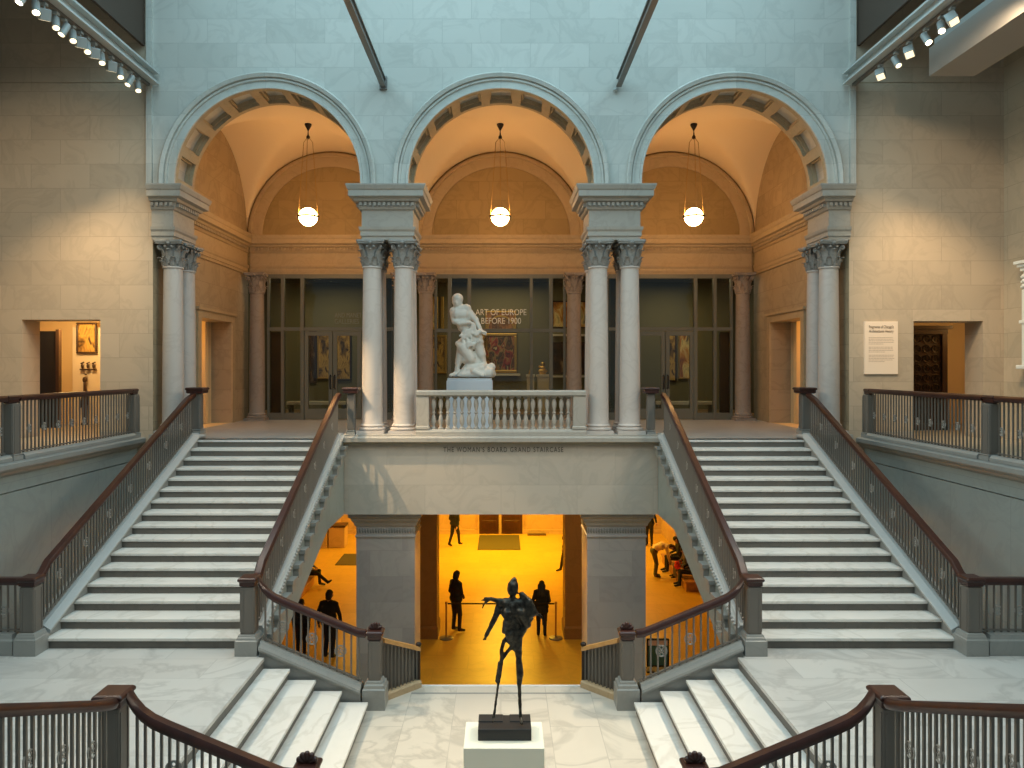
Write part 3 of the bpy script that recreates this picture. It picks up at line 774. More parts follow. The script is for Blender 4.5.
# ================================================================== RAILINGS
def rosette(name, m, parent, c, d, r=.06):
    """pierced round ornament in the plane of direction d and Z"""
    d = Vector(d).normalized(); up = Vector((0, 0, 1)); c = Vector(c); b = B()
    ring = lambda cc, rr, n: [cc + d*rr*math.cos(2*PI*k/n) + up*rr*math.sin(2*PI*k/n) for k in range(n)]
    b.tube(ring(c, r, 18), .009, 5, True)
    for k in range(6):
        a = PI/2+2*PI*k/6
        b.tube(ring(c + (d*math.cos(a)+up*math.sin(a))*r*.6, r*.3, 10), .006, 4, True)
    b.sphere(c, r*.2, (1, 1, 1), 1)
    return b.make(name, m, parent, True)
def railing(label, A, Bp, path, spacing, ros_every, rail_h, cat='railing', mb=None, prof=RAILP, bar=.011, ros_r=.062, ros_f=.45, group=None, ros_first=2, extra=None):
    """A, Bp: line on which the balusters stand; path: centre line of the wooden handrail"""
    A, Bp = Vector(A), Vector(Bp); mb = mb or M['metal']
    t = thing('railing', label, cat, A, group)
    B().sweep(prof, path).make('handrail', M['wood'], t, True)
    L = Vector((Bp.x-A.x, Bp.y-A.y, 0)).length; d = Vector((Bp.x-A.x, Bp.y-A.y, 0)).normalized()
    n = max(2, int(round(L/spacing)))
    P = [Vector(p) for p in path]
    def railz(pt):
        u = (pt-A).dot(d); best = P[0].z
        for a, b in zip(P, P[1:]):
            ua, ub = (a-A).dot(d), (b-A).dot(d)
            if ua <= u <= ub or (a is P[0] and u < ua) or (b is P[-1] and u > ub):
                k = (u-ua)/max(1e-6, ub-ua); best = a.z+(b.z-a.z)*k
                break
        return best
    for i in range(n):
        f = (i+.5)/n; p = A.lerp(Bp, f); zt = railz(p)-.045
        B().box(p.x-bar, p.x+bar, p.y-bar, p.y+bar, p.z, zt).make('baluster', mb, t)
        if (i % ros_every) == ros_first and i < n-1:
            q = A.lerp(Bp, (i+1)/n); zq = railz(q)
            rosette('rosette', M['rosette'], t, (q.x, q.y, q.z+(zq-.05-q.z)*ros_f), d, ros_r)
    # slim bottom bar
    B().sweep([(-.018, .02), (.018, .02), (.018, .04), (-.018, .04)], [A, Bp]).make('bottom_bar', mb, t)
    if extra: extra(t)
    return t
def newel(label, x, y, z, h=1.0, w=.2, base=.28, bw=.32, cap='block', m=None, capw=None, capd=None):
    t = thing('newel_post', label, 'newel post', (x, y, z)); m = m or M['newel']
    B().square([(bw/2-w/2, z), (bw/2-w/2, z+base*.72), (bw/2-w/2-.015, z+base*.76), (bw/2-w/2-.02, z+base*.86), (.025, z+base*.9), (.02, z+base*.97), (0, z+base)], x, y, w/2, w/2).make('base', M['curb'], t)
    b = B().square([(0, z+base), (0, z+h-.10)], x, y, w/2, w/2)
    shf = b.make('shaft', m, t, bevel=.012)
    b = B()
    for k in (-1, 1):      # raised fillets on the front and side faces
        b.box(x+k*w*.34-.012, x+k*w*.34+.012, y-w/2-.008, y-w/2, z+base+.03, z+h-.14)
        b.box(x-w/2-.008, x-w/2, y+k*w*.34-.012, y+k*w*.34+.012, z+base+.03, z+h-.14)
        b.box(x+w/2, x+w/2+.008, y+k*w*.34-.012, y+k*w*.34+.012, z+base+.03, z+h-.14)
    b.make('fillet', m, shf)
    cw = (capw or w+.06)/2
    B().square([(-.03, z+h-.10), (0, z+h-.085), (0, z+h-.03), (.02, z+h-.015), (.02, z+h+.012), (0, z+h+.03)], x, y, cw-.02, (capd/2 if capd else cw)-.02).make('cap', M['wood'], t, bevel=.008)
    if cap == 'palmette':
        b = B()
        for k in range(-2, 3):
            a = PI/2+k*.55; b.capsule((x, y, z+h+.02), (x+.075*math.cos(a), y, z+h+.02+.085*math.sin(a)), .018, .03, 8)
        b.make('palmette', M['wood'], t, True)
    return t
for s in (-1, 1):
    S = side(s)
    # stair flights
    for nm, x in (('outer', s*6.44), ('inner', s*3.40)):
        ya, yb = Y1+.08, YT-.02
        A = (x, ya, nose(ya)+.162); E = (x, yb, nose(yb)+.162)
        rl = lambda y: nose(y)+.90+.07*(y-Y1)/5.1
        if nm == 'outer':
            path = [(x, Y1-.012, .985), (x, Y1+.06, 1.005)] + [(x, y, rl(y)) for y in (Y1+.2, 11.5, 13, 14.5, YT-.3)] + [(x, YT-.05, 3.305), (x, YT+.03, 3.33)]
            newel(f'square grey newel post at the foot of the {S} staircase outer rail', x-s*.0, Y1-.155, 0, 1.02, .2, .30, .30)
            newel(f'slim grey post with dark cap at the top of the {S} staircase outer rail', x, YT+.245, 2.51, .95, .18, .1, .2, capw=.38)
        else:
            path = [(x, Y1-.012, .985), (x, Y1+.06, 1.005)] + [(x, y, rl(y)) for y in (Y1+.2, 11.5, 13, 14.5, YT-.3)] + [(x, YT-.05, 3.305), (x, YT+.03, 3.33)]
            newel(f'square grey newel post between the {S} staircase foot and the landing steps', s*3.45, Y1-.155, 0, 1.02, .19, .28, .30)
            newel(f'slim grey post with dark cap at the top of the {S} staircase inner rail', s*3.17, YT+.245, 2.502, .96, .15, .08, .18, capw=.34)
        railing(f'{nm} mahogany and iron railing of the {S} staircase', A, E, path, .0858, 8, .97, ros_r=.07, ros_first=4, ros_f=.52)
        # pale finial where the handrail ends
        B().sphere((x, YT+.045, 3.375), .035, (1, 1.3, 1), 2)
    # far landing railing out to the balcony wall
    A = (s*6.61, Y1-.155, .285); E = (s*7.7, Y1-.155, .28)
    t = railing(f'short level railing from the {S} staircase foot to the balcony wall', A, E, [(s*6.575, Y1-.155, .985), (s*7.72, Y1-.155, .985)], .1, 3, .7, ros_first=1)
    B().square([(0, .002), (0, .2), (-.02, .22), (-.03, .28)], s*7.17, Y1-.155, .555, .13).make('curb', M['curb'], t)
    # balcony railing
    X = s*7.78
    for (ya, yb, w) in ((11.905, 15.52, 'far'), (7.96, 11.595, 'near')):
        t = railing(f'{w} section of the {S} balcony railing with a mahogany top', (X, ya, 2.53), (X, yb, 2.53), [(X, ya-.0, 3.42), (X, yb, 3.42)], .1, 4, .9, ros_first=2)
        B().prism([(X-.13, 2.435), (X-.13, 2.49), (X-.09, 2.53), (X+.09, 2.53), (X+.13, 2.49), (X+.13, 2.435)], 'y', ya, yb).make('curb', M['curb'], t)
    newel(f'grey balcony post between the two {S} railing sections', X, 11.75, 2.435, 1.0, .2, .1, .24, capw=.14, capd=.30)
    newel(f'grey end post of the {S} balcony railing against the end wall', X, 15.66, 2.435, 1.0, .18, .1, .24, capw=.14, capd=.26)
    # raked railings of the landing steps: far and near
    SL = R_/.35
    def raked(y, far):
        xa, xb = s*3.28, s*1.905
        zc = lambda x: -(3.30-abs(x))*SL
        A = (xa, y, zc(xa)+.19); E = (xb, y, zc(xb)+.19)
        hx = [3.31, 3.26, 3.19, 3.10, 2.96, 2.5, 2.1, 1.95, 1.85]
        hz = [.98, .90, .82, .755, .69, .50, .335, .275, .265]
        path = [(s*a, y, z) for a, z in zip(hx, hz)]
        lab = f'raked railing of the {S} landing steps in front of the golden lobby' if far else f'near raked railing of the {S} landing steps at the photo bottom'
        t = railing(lab, A, E, path, .10 if far else .074, 4 if far else 5, .8, ros_r=.075 if far else .07, ros_first=2 if far else 4, ros_f=.5)
        pz = [(xa, ZP+.002), (xa, zc(xa)+.1), (xb, zc(xb)+.12), (xb, ZP+.002)]
        B().prism(pz, 'y', y-.12, y+.14).make('curb', M['curb'], t)
        B().sweep([(-.15, .08), (.15, .08), (.16, .11), (.15, .14), (.09, .16), (.07, .19), (-.07, .19), (-.09, .16), (-.15, .14), (-.16, .11)], [(xa, y, zc(xa)-.0), (xb, y, zc(xb))]).make('curb_moulding', M['curb'], t)
    raked(10.145, True); raked(6.6, False)
    newel(f'low grey newel with palmette cap at the {S} corner of the platform', s*1.73, 10.19, ZP, 1.02, .17, .38, .31, 'palmette')
    newel(f'nearest low newel of the {S} landing steps by the photo bottom edge', s*1.73, 6.6, ZP, 1.10, .17, .38, .34, 'palmette')
    # near staircase, rising back towards the viewer, with its inner railing
    newel(f'foreground newel post with flared mahogany cap at the {S} photo corner', s*3.45, 6.595, 0, 1.0, .185, .28, .30, capw=.27)
    YN = 6.44
    nn = lambda y: R_*((YN-y)/T_+1)
    t = thing('grand_staircase', f'near marble staircase rising toward the viewer on the {S}, behind the foreground railing', 'staircase', (s*4.9, YN, 0))
    for k in range(1, 17):
        y0 = YN-(k-1)*T_; z1 = k*R_
        B().box(s*3.48, s*6.33, y0-T_-.02, y0+.03, z1-.045, z1).make('tread', M['tread'], t, bevel=.008)
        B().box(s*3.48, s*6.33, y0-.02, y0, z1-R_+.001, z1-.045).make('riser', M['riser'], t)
    ye = YN-15*T_
    B().prism([(YN, .002), (YN, .08), (ye, nn(ye)-.07), (ye, 1.9), (YN-1, .002)], 'x', s*3.48, s*6.33).make('carriage', M['curb'], t)
    B().prism([(YN, .002), (YN, nn(YN)+.12), (ye, nn(ye)+.12), (ye, 1.9), (YN-.9, .002)], 'x', s*3.32, s*3.478).make('inner_string', M['curb'], t)
    A = (s*3.40, YN-.04, nn(YN-.04)+.13); E = (s*3.40, ye, nn(ye)+.13)
    rz = lambda y: 1.07+.432*(6.2-y)
    path = [(s*3.40, 6.452, .985), (s*3.40, 6.38, 1.0)]+[(s*3.40, y, rz(y)) for y in (6.2, 5.5, 4.5, 3, ye)]
    railing(f'foreground railing of the near {S} staircase at the photo edge', A, E, path, .082, 5, .8, ros_r=.065, ros_first=2, ros_f=.5)
    # guard of the lobby steps beside the platform
    A = Vector((s*1.66, 10.37, ZP)); E = Vector((s*1.205, 10.82, ZP))
    t = thing('step_guard', f'low guard with lobby-lit wood top beside the lobby steps on the {S}', 'guard rail', A)
    dv = (E-A); 
    B().sweep([(-.05, -.03), (.05, -.03), (.055, .0), (.045, .03), (-.045, .03), (-.055, 0)], [(A.x, A.y, .09), (E.x, E.y, -.20)]).make('handrail', M['wood_lit'], t, True)
    B().sweep([(-.07, 0), (.07, 0), (.07, .08), (.05, .1), (-.05, .1), (-.07, .08)], [A, E]).make('curb', M['trim_warm'], t)
    for i in range(10):
        p = A.lerp(E, (i+.5)/10); zt = .09-.29*(i+.5)/10-.03
        B().box(p.x-.01, p.x+.01, p.y-.01, p.y+.01, ZP+.1, zt).make('baluster', M['metal'], t)
    # solid back panel and end post
    nrm = Vector((-dv.y, dv.x, 0)).normalized()
    if nrm.y < 0: nrm = -nrm
    a0, e0 = A+nrm*.03, E+nrm*.03
    b = B(); vs = []
    for off in (0, .02):
        a_, e_ = a0+nrm*off, e0+nrm*off
        vs.append([(a_.x, a_.y, ZP+.1), (e_.x, e_.y, ZP+.1), (e_.x, e_.y, -.235), (a_.x, a_.y, .055)])
    b.rings(vs); b.make('back_panel', M['newel'], t)
    B().box(E.x-.025, E.x+.025, E.y-.025, E.y+.025, ZP-.05, -.18).sphere((E.x, E.y, -.14), .045, (1, 1, .8), 2).make('end_post', M['darkmetal'], t)

# ================================================================== STONE BALUSTRADE
t = thing('stone_balustrade', 'pale stone balustrade between the middle columns', 'balustrade', (0, 15.66, 2.5))
B().sweep([(-.1, 3.30), (.1, 3.30), (.13, 3.33), (.13, 3.40), (.10, 3.43), (-.10, 3.43), (-.13, 3.40), (-.13, 3.33)], [(-1.785, 15.66, 0), (1.785, 15.66, 0)]).make('top_rail', M['trim'], t)
B().sweep([(-.13, 2.501), (.13, 2.501), (.13, 2.56), (.1, 2.61), (-.1, 2.61), (-.13, 2.56)], [(-1.785, 15.66, 0), (1.785, 15.66, 0)]).make('plinth', M['trim'], t)
for s in (-1, 1):
    B().square([(.02, 2.61), (.02, 2.66), (0, 2.68), (0, 3.30)], s*1.65, 15.66, .13, .105).make('pedestal', M['trim'], t)
bp = [(.055, 0), (.055, .035), (.035, .045), (.028, .07), (.042, .11), (.052, .17), (.045, .23), (.028, .29), (.024, .32), (.040, .335), (.040, .355), (.024, .37), (.028, .41), (.046, .48), (.05, .54), (.04, .60), (.026, .635), (.036, .65), (.055, .66), (.055, .695)]
b0 = None
for i in range(20):
    x = -1.425+.15*i
    if b0 is None:
        b0 = B().lathe([(r, 2.608+z) for r, z in bp], x, 15.66, 12).make('baluster', M['trim'], t, True); x00 = x
    else:
        c = b0.copy(); COL.objects.link(c); c.location.x = x-x00
    
# ================================================================== CENTRAL LOBBY PIERS
for s in (-1, 1):
    S = side(s); x0, x1 = s*1.84, s*3.09
    t = thing('stone_pier', f'broad grey marble pier under the {S} column cluster', 'pier', (s*2.4, 16.3, ZL))
    B().box(x0, x1, 15.80, 16.85, ZL, .30).make('shaft', M['pier'], t)
    cx, cy, hx, hy = s*2.465, 16.32, .625, .525
    B().square([(0, .28), (.02, .29), (.02, .33), (.0, .34), (0, .52), (.03, .54), (.05, .6), (.09, .66), (.10, .70), (.15, .74), (.15, .815)], cx, cy, hx, hy).make('capital', M['pier'], t)
    b = B()
    for i in range(22):
        x = cx-hx+.03+(2*hx-.06)*i/21
        b.sphere((x, cy-hy-.004, .43), .033, (.8, .6, 1.9), 1)
    for i in range(20):
        y = cy-hy+.03+(2*hy-.06)*i/19
        b.sphere((cx-s*hx, y, .43), .033, (.6, .8, 1.9), 1)
    b.make('carved_band', M['capital'], t, True)
    t = thing('brown_pier', f'dark brown stone pier behind the {S} grey pier', 'pier', (s*2.35, 21.15, ZL))
    B().box(s*1.80, s*2.95, 20.75, 21.55, ZL+.35, .83).make('shaft', M['brown_pier'], t)
    B().square([(.03, ZL), (.03, ZL+.3), (0, ZL+.36)], s*2.375, 21.15, .575, .4).make('base', M['brown_pier'], t)
# lobby shell
b = B().box(-13, 13, 10.4, 34.2, ZL-.2, ZL)
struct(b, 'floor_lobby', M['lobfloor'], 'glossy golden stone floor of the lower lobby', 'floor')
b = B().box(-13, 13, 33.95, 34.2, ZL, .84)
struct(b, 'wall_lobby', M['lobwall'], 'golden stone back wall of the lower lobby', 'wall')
b = B().box(-13, -.0, 33.88, 33.949, ZL, ZL+.2).box(.9, 13, 33.88, 33.949, ZL, ZL+.2)
struct(b, 'baseboard_lobby', M['lobwall'], 'stone skirting along the lobby back wall', 'skirting')
b = B().box(-13, 13, 21.6, 34.2, .84, 1.1)
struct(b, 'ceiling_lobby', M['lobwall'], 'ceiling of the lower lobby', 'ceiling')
for s in (-1, 1):
    b = B().box(s*8.6, s*9, 15.8, 34, ZL, .84)
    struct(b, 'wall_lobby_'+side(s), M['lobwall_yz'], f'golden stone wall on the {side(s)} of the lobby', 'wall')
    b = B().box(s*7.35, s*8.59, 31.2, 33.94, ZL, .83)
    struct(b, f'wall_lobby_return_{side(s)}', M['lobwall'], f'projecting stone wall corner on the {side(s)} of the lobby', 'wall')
# lobby doors
for k, (x0, x1) in enumerate(((-1.0, -.1), (.02, .98))):
    w = ('left', 'right')[k]
    t = thing(f'door_{5+k}', f'{w} dark red panelled door at the back of the lobby', 'door', ((x0+x1)/2, 33.9, ZL), kind='structure')
    B().box(x0, x1, 33.86, 33.95, ZL+.02, ZL+2.3).make('leaf', M['door_wood'], t)
    b = B()
    lf = kids(t)[0]
    for z in (.2, .75, 1.35): B().box(x0+.12, x1-.12, 33.84, 33.86, ZL+z, ZL+z+.42).make('panel', M['door_wood'], lf, bevel=.01)
    B().box(x0-.08, x0, 33.84, 33.95, ZL, ZL+2.4).box(x1, x1+.06, 33.84, 33.95, ZL, ZL+2.4).box(x0-.08, x1+.06, 33.84, 33.95, ZL+2.3, ZL+2.4).make('jamb', M['lobwall'], t)
tag(B().box(-.98, .82, 30.9, 33.6, ZL+.001, ZL+.02).make('floor_mat', M['mat'], origin=(0, 32, ZL)), 'dark green mat before the lobby doors', 'mat')
tag(B().box(-6.4, -4.6, 28.5, 30.2, ZL+.001, ZL+.02).make('floor_mat', M['mat'], origin=(-5.5, 29, ZL)), 'dark mat on the lobby floor beside the left grey pier', 'mat')
tag(B().box(1.2, 2.05, 33.55, 33.85, ZL+.001, ZL+.03).make('floor_grille', M['darkframe'], origin=(1.6, 33.7, ZL)), 'low dark floor grille at the lobby back wall', 'grille')
t = thing('waste_bin', 'square yellow lit waste bin in the lobby corner', 'bin', (-6.95, 31.6, ZL))
B().square([(0, ZL), (0, ZL+.86)], -6.95, 31.6, .34, .34).make('body', M['lobwall_yz'], t, bevel=.02)
B().square([(.02, ZL+.86), (.02, ZL+.93), (-.06, ZL+.95)], -6.95, 31.6, .34, .34).make('lid', M['darkframe'], t)
# benches
t = thing('lobby_bench', 'long wooden bench along the left side of the lobby', 'bench', (-6.3, 24.6, ZL))
B().box(-7.25, -6.5, 22.3, 26.2, ZL+.29, ZL+.335).make('seat', M['bench'], t, bevel=.01)
B().box(-7.18, -6.58, 22.4, 26.1, ZL, ZL+.29).make('body', M['bench'], t)
t = thing('lobby_bench', 'wooden box bench along the right side of the lobby', 'bench', (6.8, 26.5, ZL))
B().box(6.25, 7.1, 25.1, 29.0, ZL+.29, ZL+.335).make('seat', M['bench'], t, bevel=.01)
B().box(6.3, 7.05, 25.15, 28.95, ZL, ZL+.29).make('body', M['bench'], t)
# poster stand
t = thing('poster_stand', 'framed teal poster on a stand in the right of the lobby', 'sign', (3.94, 18.6, ZL))
px0, px1, pz0, pz1, py = 3.66, 4.22, ZL+.10, ZL+.80, 18.6
b = B()
for q in ((px0, px1, pz1-.035, pz1), (px0, px1, pz0, pz0+.035), (px0, px0+.035, pz0, pz1), (px1-.035, px1, pz0, pz1)): b.box(q[0], q[1], py-.03, py+.03, q[2], q[3])
b.make('frame', M['black'], t)
B().box(px0+.03, px1-.03, py-.015, py+.015, pz0+.03, pz1-.17).make('poster', M['teal'], t)
B().box(px0+.03, px1-.03, py-.015, py+.015, pz1-.17, pz1-.03).make('header', M['pink'], t)
B().box(px0-.02, px1+.02, py-.16, py+.16, ZL, ZL+.03).box(px0+.08, px0+.12, py-.02, py+.02, ZL+.03, pz0).box(px1-.12, px1-.08, py-.02, py+.02, ZL+.03, pz0).make('base', M['black'], t)

# ================================================================== SIDE ROOMS THROUGH THE BALCONY DOORWAYS
for s in (-1, 1):
    b = B().box(s*7.95, s*14, 19.9, 20.1, 2.4, 5.6).box(s*13.9, s*14, 16.37, 20, 2.4, 5.6).box(s*7.96, s*8.06, 16.38, 18.05, 2.4, 5.6)
    struct(b, 'wall_room_'+side(s), M['room_wall'], f'warm lit wall of the room beyond the {side(s)} balcony doorway', 'wall')
    b = B().box(s*7.95, s*14, 16.37, 20.1, 2.2, 2.398)
    if True: b.box(s*8.6, s*10.4, YA, 16.37, 2.3, 2.397)
    struct(b, 'floor_room_'+side(s), M['tan_floor'], f'tan floor of the room beyond the {side(s)} balcony doorway', 'floor')
    b = B().box(s*7.95, s*14, 16.37, 20.1, 5.42, 5.6)
    struct(b, 'ceiling_room_'+side(s), M['room_wall'], f'ceiling of the room beyond the {side(s)} balcony doorway', 'ceiling')
t = thing('door_7', 'open dark door leaf inside the left balcony room', 'door', (-11.3, 18.5, 2.4), kind='structure')
B().box(-11.53, -11.10, 18.46, 18.54, 2.41, 4.82).make('leaf', M['black'], t)
B().box(-11.10, -11.02, 18.44, 18.56, 2.41, 4.86).make('jamb', M['darkframe'], t)
tag(B().box(-11.36, -9.75, 19.62, 19.7, 2.401, 4.98).make('display_wall', M['panel_white'], origin=(-10.2, 19.65, 2.4)), 'cream display wall in the left balcony room', 'display wall')
t = painting('carved gilded relief panel hung high in the left balcony room', -11.22, -10.68, 4.28, 5.1, 19.6, M['darkframe'], C3, .05, name='relief_panel', cat='relief')
for i, lab in enumerate(('leftmost', 'middle', 'rightmost')):
    x = -11.06+.15*i
    b = B().sphere((x, 19.55, 3.95), .05, (.9, .6, 1.5), 1).box(x-.055, x+.055, 19.52, 19.599, 3.84, 3.88).capsule((x-.03, 19.55, 4.02), (x+.035, 19.55, 4.05), .02)
    tag(b.make('small_carving', M['darkframe'], origin=(x, 19.55, 3.9), smooth=True), f'{lab} of three small dark carvings on the cream display wall', 'carving')
def idol(x, z0, h, lab):
    b = B().box(x-.07, x+.07, 19.46, 19.59, z0, z0+.06).capsule((x, 19.53, z0+.1), (x, 19.53, z0+h*.6), .06, .075).sphere((x, 19.53, z0+h*.88), .065, (1, .8, 1.3)).capsule((x, 19.53, z0+h*.6), (x, 19.53, z0+h*.82), .045, .04)
    b.capsule((x-.07, 19.53, z0+h*.62), (x-.1, 19.52, z0+h*.35), .025).capsule((x+.07, 19.53, z0+h*.62), (x+.09, 19.52, z0+h*.4), .025).sphere((x+.02, 19.53, z0+h-.02), .03)
    tag(b.make('carved_figure', M['darkframe'], origin=(x, 19.53, z0), smooth=True), lab, 'sculpture')
idol(-10.98, 2.401, 1.35, 'tall dark carved figure standing against the cream display wall')
idol(-10.42, 3.35, .75, 'short dark carved figure beside the doorway edge in the left room')
tag(B().square([(0, 2.401), (0, 3.33), (.02, 3.345)], -10.42, 19.5, .1, .09).make('display_plinth', M['panel_white'], origin=(-10.42, 19.5, 2.4)), 'slim plinth under the short carved figure in the left room', 'plinth')
# right room: ornamental dark metal gate
t = thing('ornamental_gate', 'dark ornamental metal screen inside the right balcony doorway', 'screen', (10.3, 17.9, 2.4))
gx0, gx1 = 9.2, 10.78
b = B().box(gx0, gx1, 17.93, 17.97, 2.401, 4.82); b.make('backing', M['darkframe'], t)
b = B().box(gx0, gx0+.1, 17.86, 17.93, 2.401, 4.82).box(gx1-.12, gx1, 17.86, 17.93, 2.401, 4.82).box(gx0, gx1, 17.84, 17.93, 4.72, 4.88).box(gx0, gx1, 17.86, 17.93, 2.401, 2.55)
b.box(gx0-.05, gx1+.09, 17.8, 17.93, 4.84, 4.92)
b.make('frame', M['darkframe'], t)
b = B()
for i in range(6):
    for j in range(9):
        cx, cz = gx0+.22+.22*i, 2.72+.235*j
        b.tube([(cx+.085*math.cos(2*PI*k/12), 17.91, cz+.085*math.sin(2*PI*k/12)) for k in range(12)], .014, 5, True)
        b.box(cx-.1, cx+.1, 17.905, 17.92, cz-.006, cz+.006).box(cx-.006, cx+.006, 17.905, 17.92, cz-.1, cz+.1)
b.make('grille', plain('dull_bronze_grille', (.045, .028, .015), .45, .5), t)
# wall text panel
t = thing('wall_text', 'cream wall text panel between the right columns and the doorway', 'sign', (8.1, YA, 3.77))
B().box(7.72, 8.43, YA-.035, YA-.001, 3.77, 4.89).make('board', M['paper'], t)
text("Fragments of Chicago's", .085, (8.075, YA-.038, 4.745), M['ink'], '', parent=t, name='title_line', width=.52, ext=.002)
text("Architectural History", .085, (8.075, YA-.038, 4.655), M['ink'], '', parent=t, name='title_line', width=.52, ext=.002)
b = B()
for i in range(16):
    if i in (5, 10): continue
    z = 4.54-.034*i; xe = 8.35 if i not in (4, 9, 15) else 8.15
    x = 7.81
    while x < xe-.03:
        w = random.uniform(.02, .06); b.box(x, min(xe, x+w), YA-.037, YA-.035, z, z+.012); x += w+.012
o_ = b.make('small_print', M['ink_soft'], t); o_['kind'] = 'stuff'
# white architectural cast on the right outer wall
t = thing('plaster_cast', 'white ornamented architectural fragment on the right outer wall', 'architectural fragment', (10.6, 14.6, 3.9))
X = 10.699
def cbox(d, y0, y1, z0, z1, b): b.box(X, X-d, y0-.28, y1-.28, z0-.06, z1-.06)
b = B(); cbox(.10, 13.9, 15.3, 4.0, 6.0, b); b.make('slab', M['cast'], t)
b = B(); cbox(.2, 13.85, 15.36, 6.0, 6.06, b); cbox(.24, 13.8, 15.4, 6.06, 6.13, b); cbox(.16, 13.88, 15.32, 5.92, 6.0, b); b.make('cornice', M['cast'], t, bevel=.015)
b = B(); cbox(.16, 13.85, 15.35, 4.86, 4.93, b); cbox(.2, 13.83, 15.38, 3.94, 4.02, b); b.make('moulding', M['cast'], t, bevel=.012)
b = B()
for y in (15.22, 14.0):
    b = B(); cbox(.14, y-.07, y+.07, 4.02, 5.55, b); b.make('pilaster', M['cast'], t, bevel=.01)
for y in (15.22, 14.0):
    b = B()
    for q in range(3): 
        b.sphere((X-.14, y-.28, 5.56+.1*q), .06, (.7, 1, .8), 1); b.sphere((X-.14, y-.33, 5.54+.1*q), .035, (1, 1, 1), 1); b.sphere((X-.14, y-.23, 5.54+.1*q), .035, (1, 1, 1), 1)
    b.make('ornament', M['cast'], t, True)
for q in range(6): B().tube([(X-.11, 14.32+.16*(q % 3-1)+.06*math.cos(2*PI*k/10), 4.4+.9*(q//3)+.06*math.sin(2*PI*k/10)) for k in range(10)], .018, 5, True).make('ornament', M['cast'], t, True)
tag(B().box(X, X-.06, 13.72, 14.92, 2.401, 3.86).make('cast_base', M['grey_plinth'], origin=(10.6, 14.6, 2.4)), 'grey panel below the white architectural fragment', 'panel')

# ================================================================== PENDANT LAMPS
def pendant(label, x):
    y, z = VY, 7.81; r = .235
    t = thing('pendant_lamp', label, 'pendant lamp', (x, y, z), 'globe pendants of the vestibule')
    B().sphere((x, y, z), r, (1, 1, 1), 4).make('globe', M['globe'], t, True)
    gl_ = kids(t)[0]
    b = B().lathe([(r+.004, z-.022), (r+.045, z-.022), (r+.05, z+.022), (r+.004, z+.022)], x, y, 32); b.make('band', M['darkmetal'], gl_, True)
    for k in (-1, 1): B().tube([(x+k*(r+.02), y, z), (x+k*(r-.12), y, z+1.93), (x+k*.02, y, z+2.05)], .009, 6).make('cable', M['cable'], t)
    B().tube([(x, y-r-.02, z), (x, y-.09, z+1.95), (x, y, z+2.05)], .009, 6).make('cable', M['cable'], t)
    B().lathe([(.0, z+2.00), (.045, z+2.03), (.05, z+2.07), (.02, z+2.12), (.012, z+2.22), (.02, z+2.24), (.07, z+2.33), (.09, z+2.37), (.09, z+2.40), (.0, z+2.41)], x, y, 16).make('hook', M['darkmetal'], t, True)
for x, w in zip((-4.99, -.02, 4.99), ('left', 'middle', 'right')): pendant(f'glowing globe pendant hanging in the {w} arch', x)

# ================================================================== ROOF BEAMS AND TRACK LAMPS
for s in (-1, 1):
    S = side(s)
    t = thing('roof_beam', f'slim steel tie beam above the {S} column cluster', 'beam', (s*2.5, 8, 9.86), kind='structure')
    B().box(s*2.5-.055, s*2.5+.055, 1, 15.7, 9.86, 9.89).box(s*2.5-.055, s*2.5+.055, 1, 15.7, 10.03, 10.06).box(s*2.5-.02, s*2.5+.02, 1, 15.7, 9.89, 10.03).make('section', M['steel'], t)
    if s > 0: B().sphere((2.43, 15.7, 9.80), .05, (1, 1, .8), 2).make('sensor', M['lampcase'], t, True)
    else: B().box(-2.58, -2.42, 15.70, 15.748, 9.82, 10.1).make('wall_plate', M['steel'], t)
    t = thing('track_beam', f'steel track beam carrying spotlights along the {S} edge of the skylight', 'beam', (s*7.42, 8, 9.86), kind='structure')
    B().box(s*7.24, s*7.52, 1, 15.69, 9.90, 9.94).box(s*7.24, s*7.52, 1, 15.69, 10.12, 10.16).box(s*7.36, s*7.40, 1, 15.69, 9.94, 10.12).make('section', M['track'], t)
    B().box(s*7.40, s*7.47, 1, 15.60, 9.84, 9.898).make('track', M['metal'], t)
def spotlamp(x, y, lab, sq, lit, aim):
    z = 9.66
    t = thing('track_spotlight', lab, 'spotlight', (x, y, z), 'spotlights on the ' + ('left' if x < 0 else 'right') + ' track')
    B().tube([(x, y, 9.845), (x, y, z+.07)], .014, 6).make('stem', M['lampcase'], t)
    B().box(x-.04, x+.04, y-.04, y+.04, 9.80, 9.842).make('adapter', M['lampcase'], t)
    d = Vector(aim).normalized(); c = Vector((x, y, z)); u = d.orthogonal().normalized(); w = d.cross(u)
    if sq:
        b = B(); q = .082
        rs = [[c + d*a + (u*i*q + w*j*q) for i, j in ((-1, -1), (1, -1), (1, 1), (-1, 1))] for a in (-.09, .09)]
        b.rings(rs); hs = b.make('housing', M['lampcase'], t, bevel=.01)
        b = B().rings([[c + d*a + (u*i*.068 + w*j*.068) for i, j in ((-1, -1), (1, -1), (1, 1), (-1, 1))] for a in (.088, .094)]); b.make('lens', M['lens_dim'] if not lit else M['lens'], hs)
    else:
        r = .06
        b = B().tube([c - d*.13, c - d*.115, c + d*.09, c + d*.115], [.04, r, r, r+.006], 16); hs = b.make('housing', M['lampcase'], t, True)
        b = B().tube([c + d*.112, c + d*.119], r-.01, 16); b.make('lens', M['lens_bright'] if lit > 1 else M['lens'] if lit else M['lens_dim'], hs)
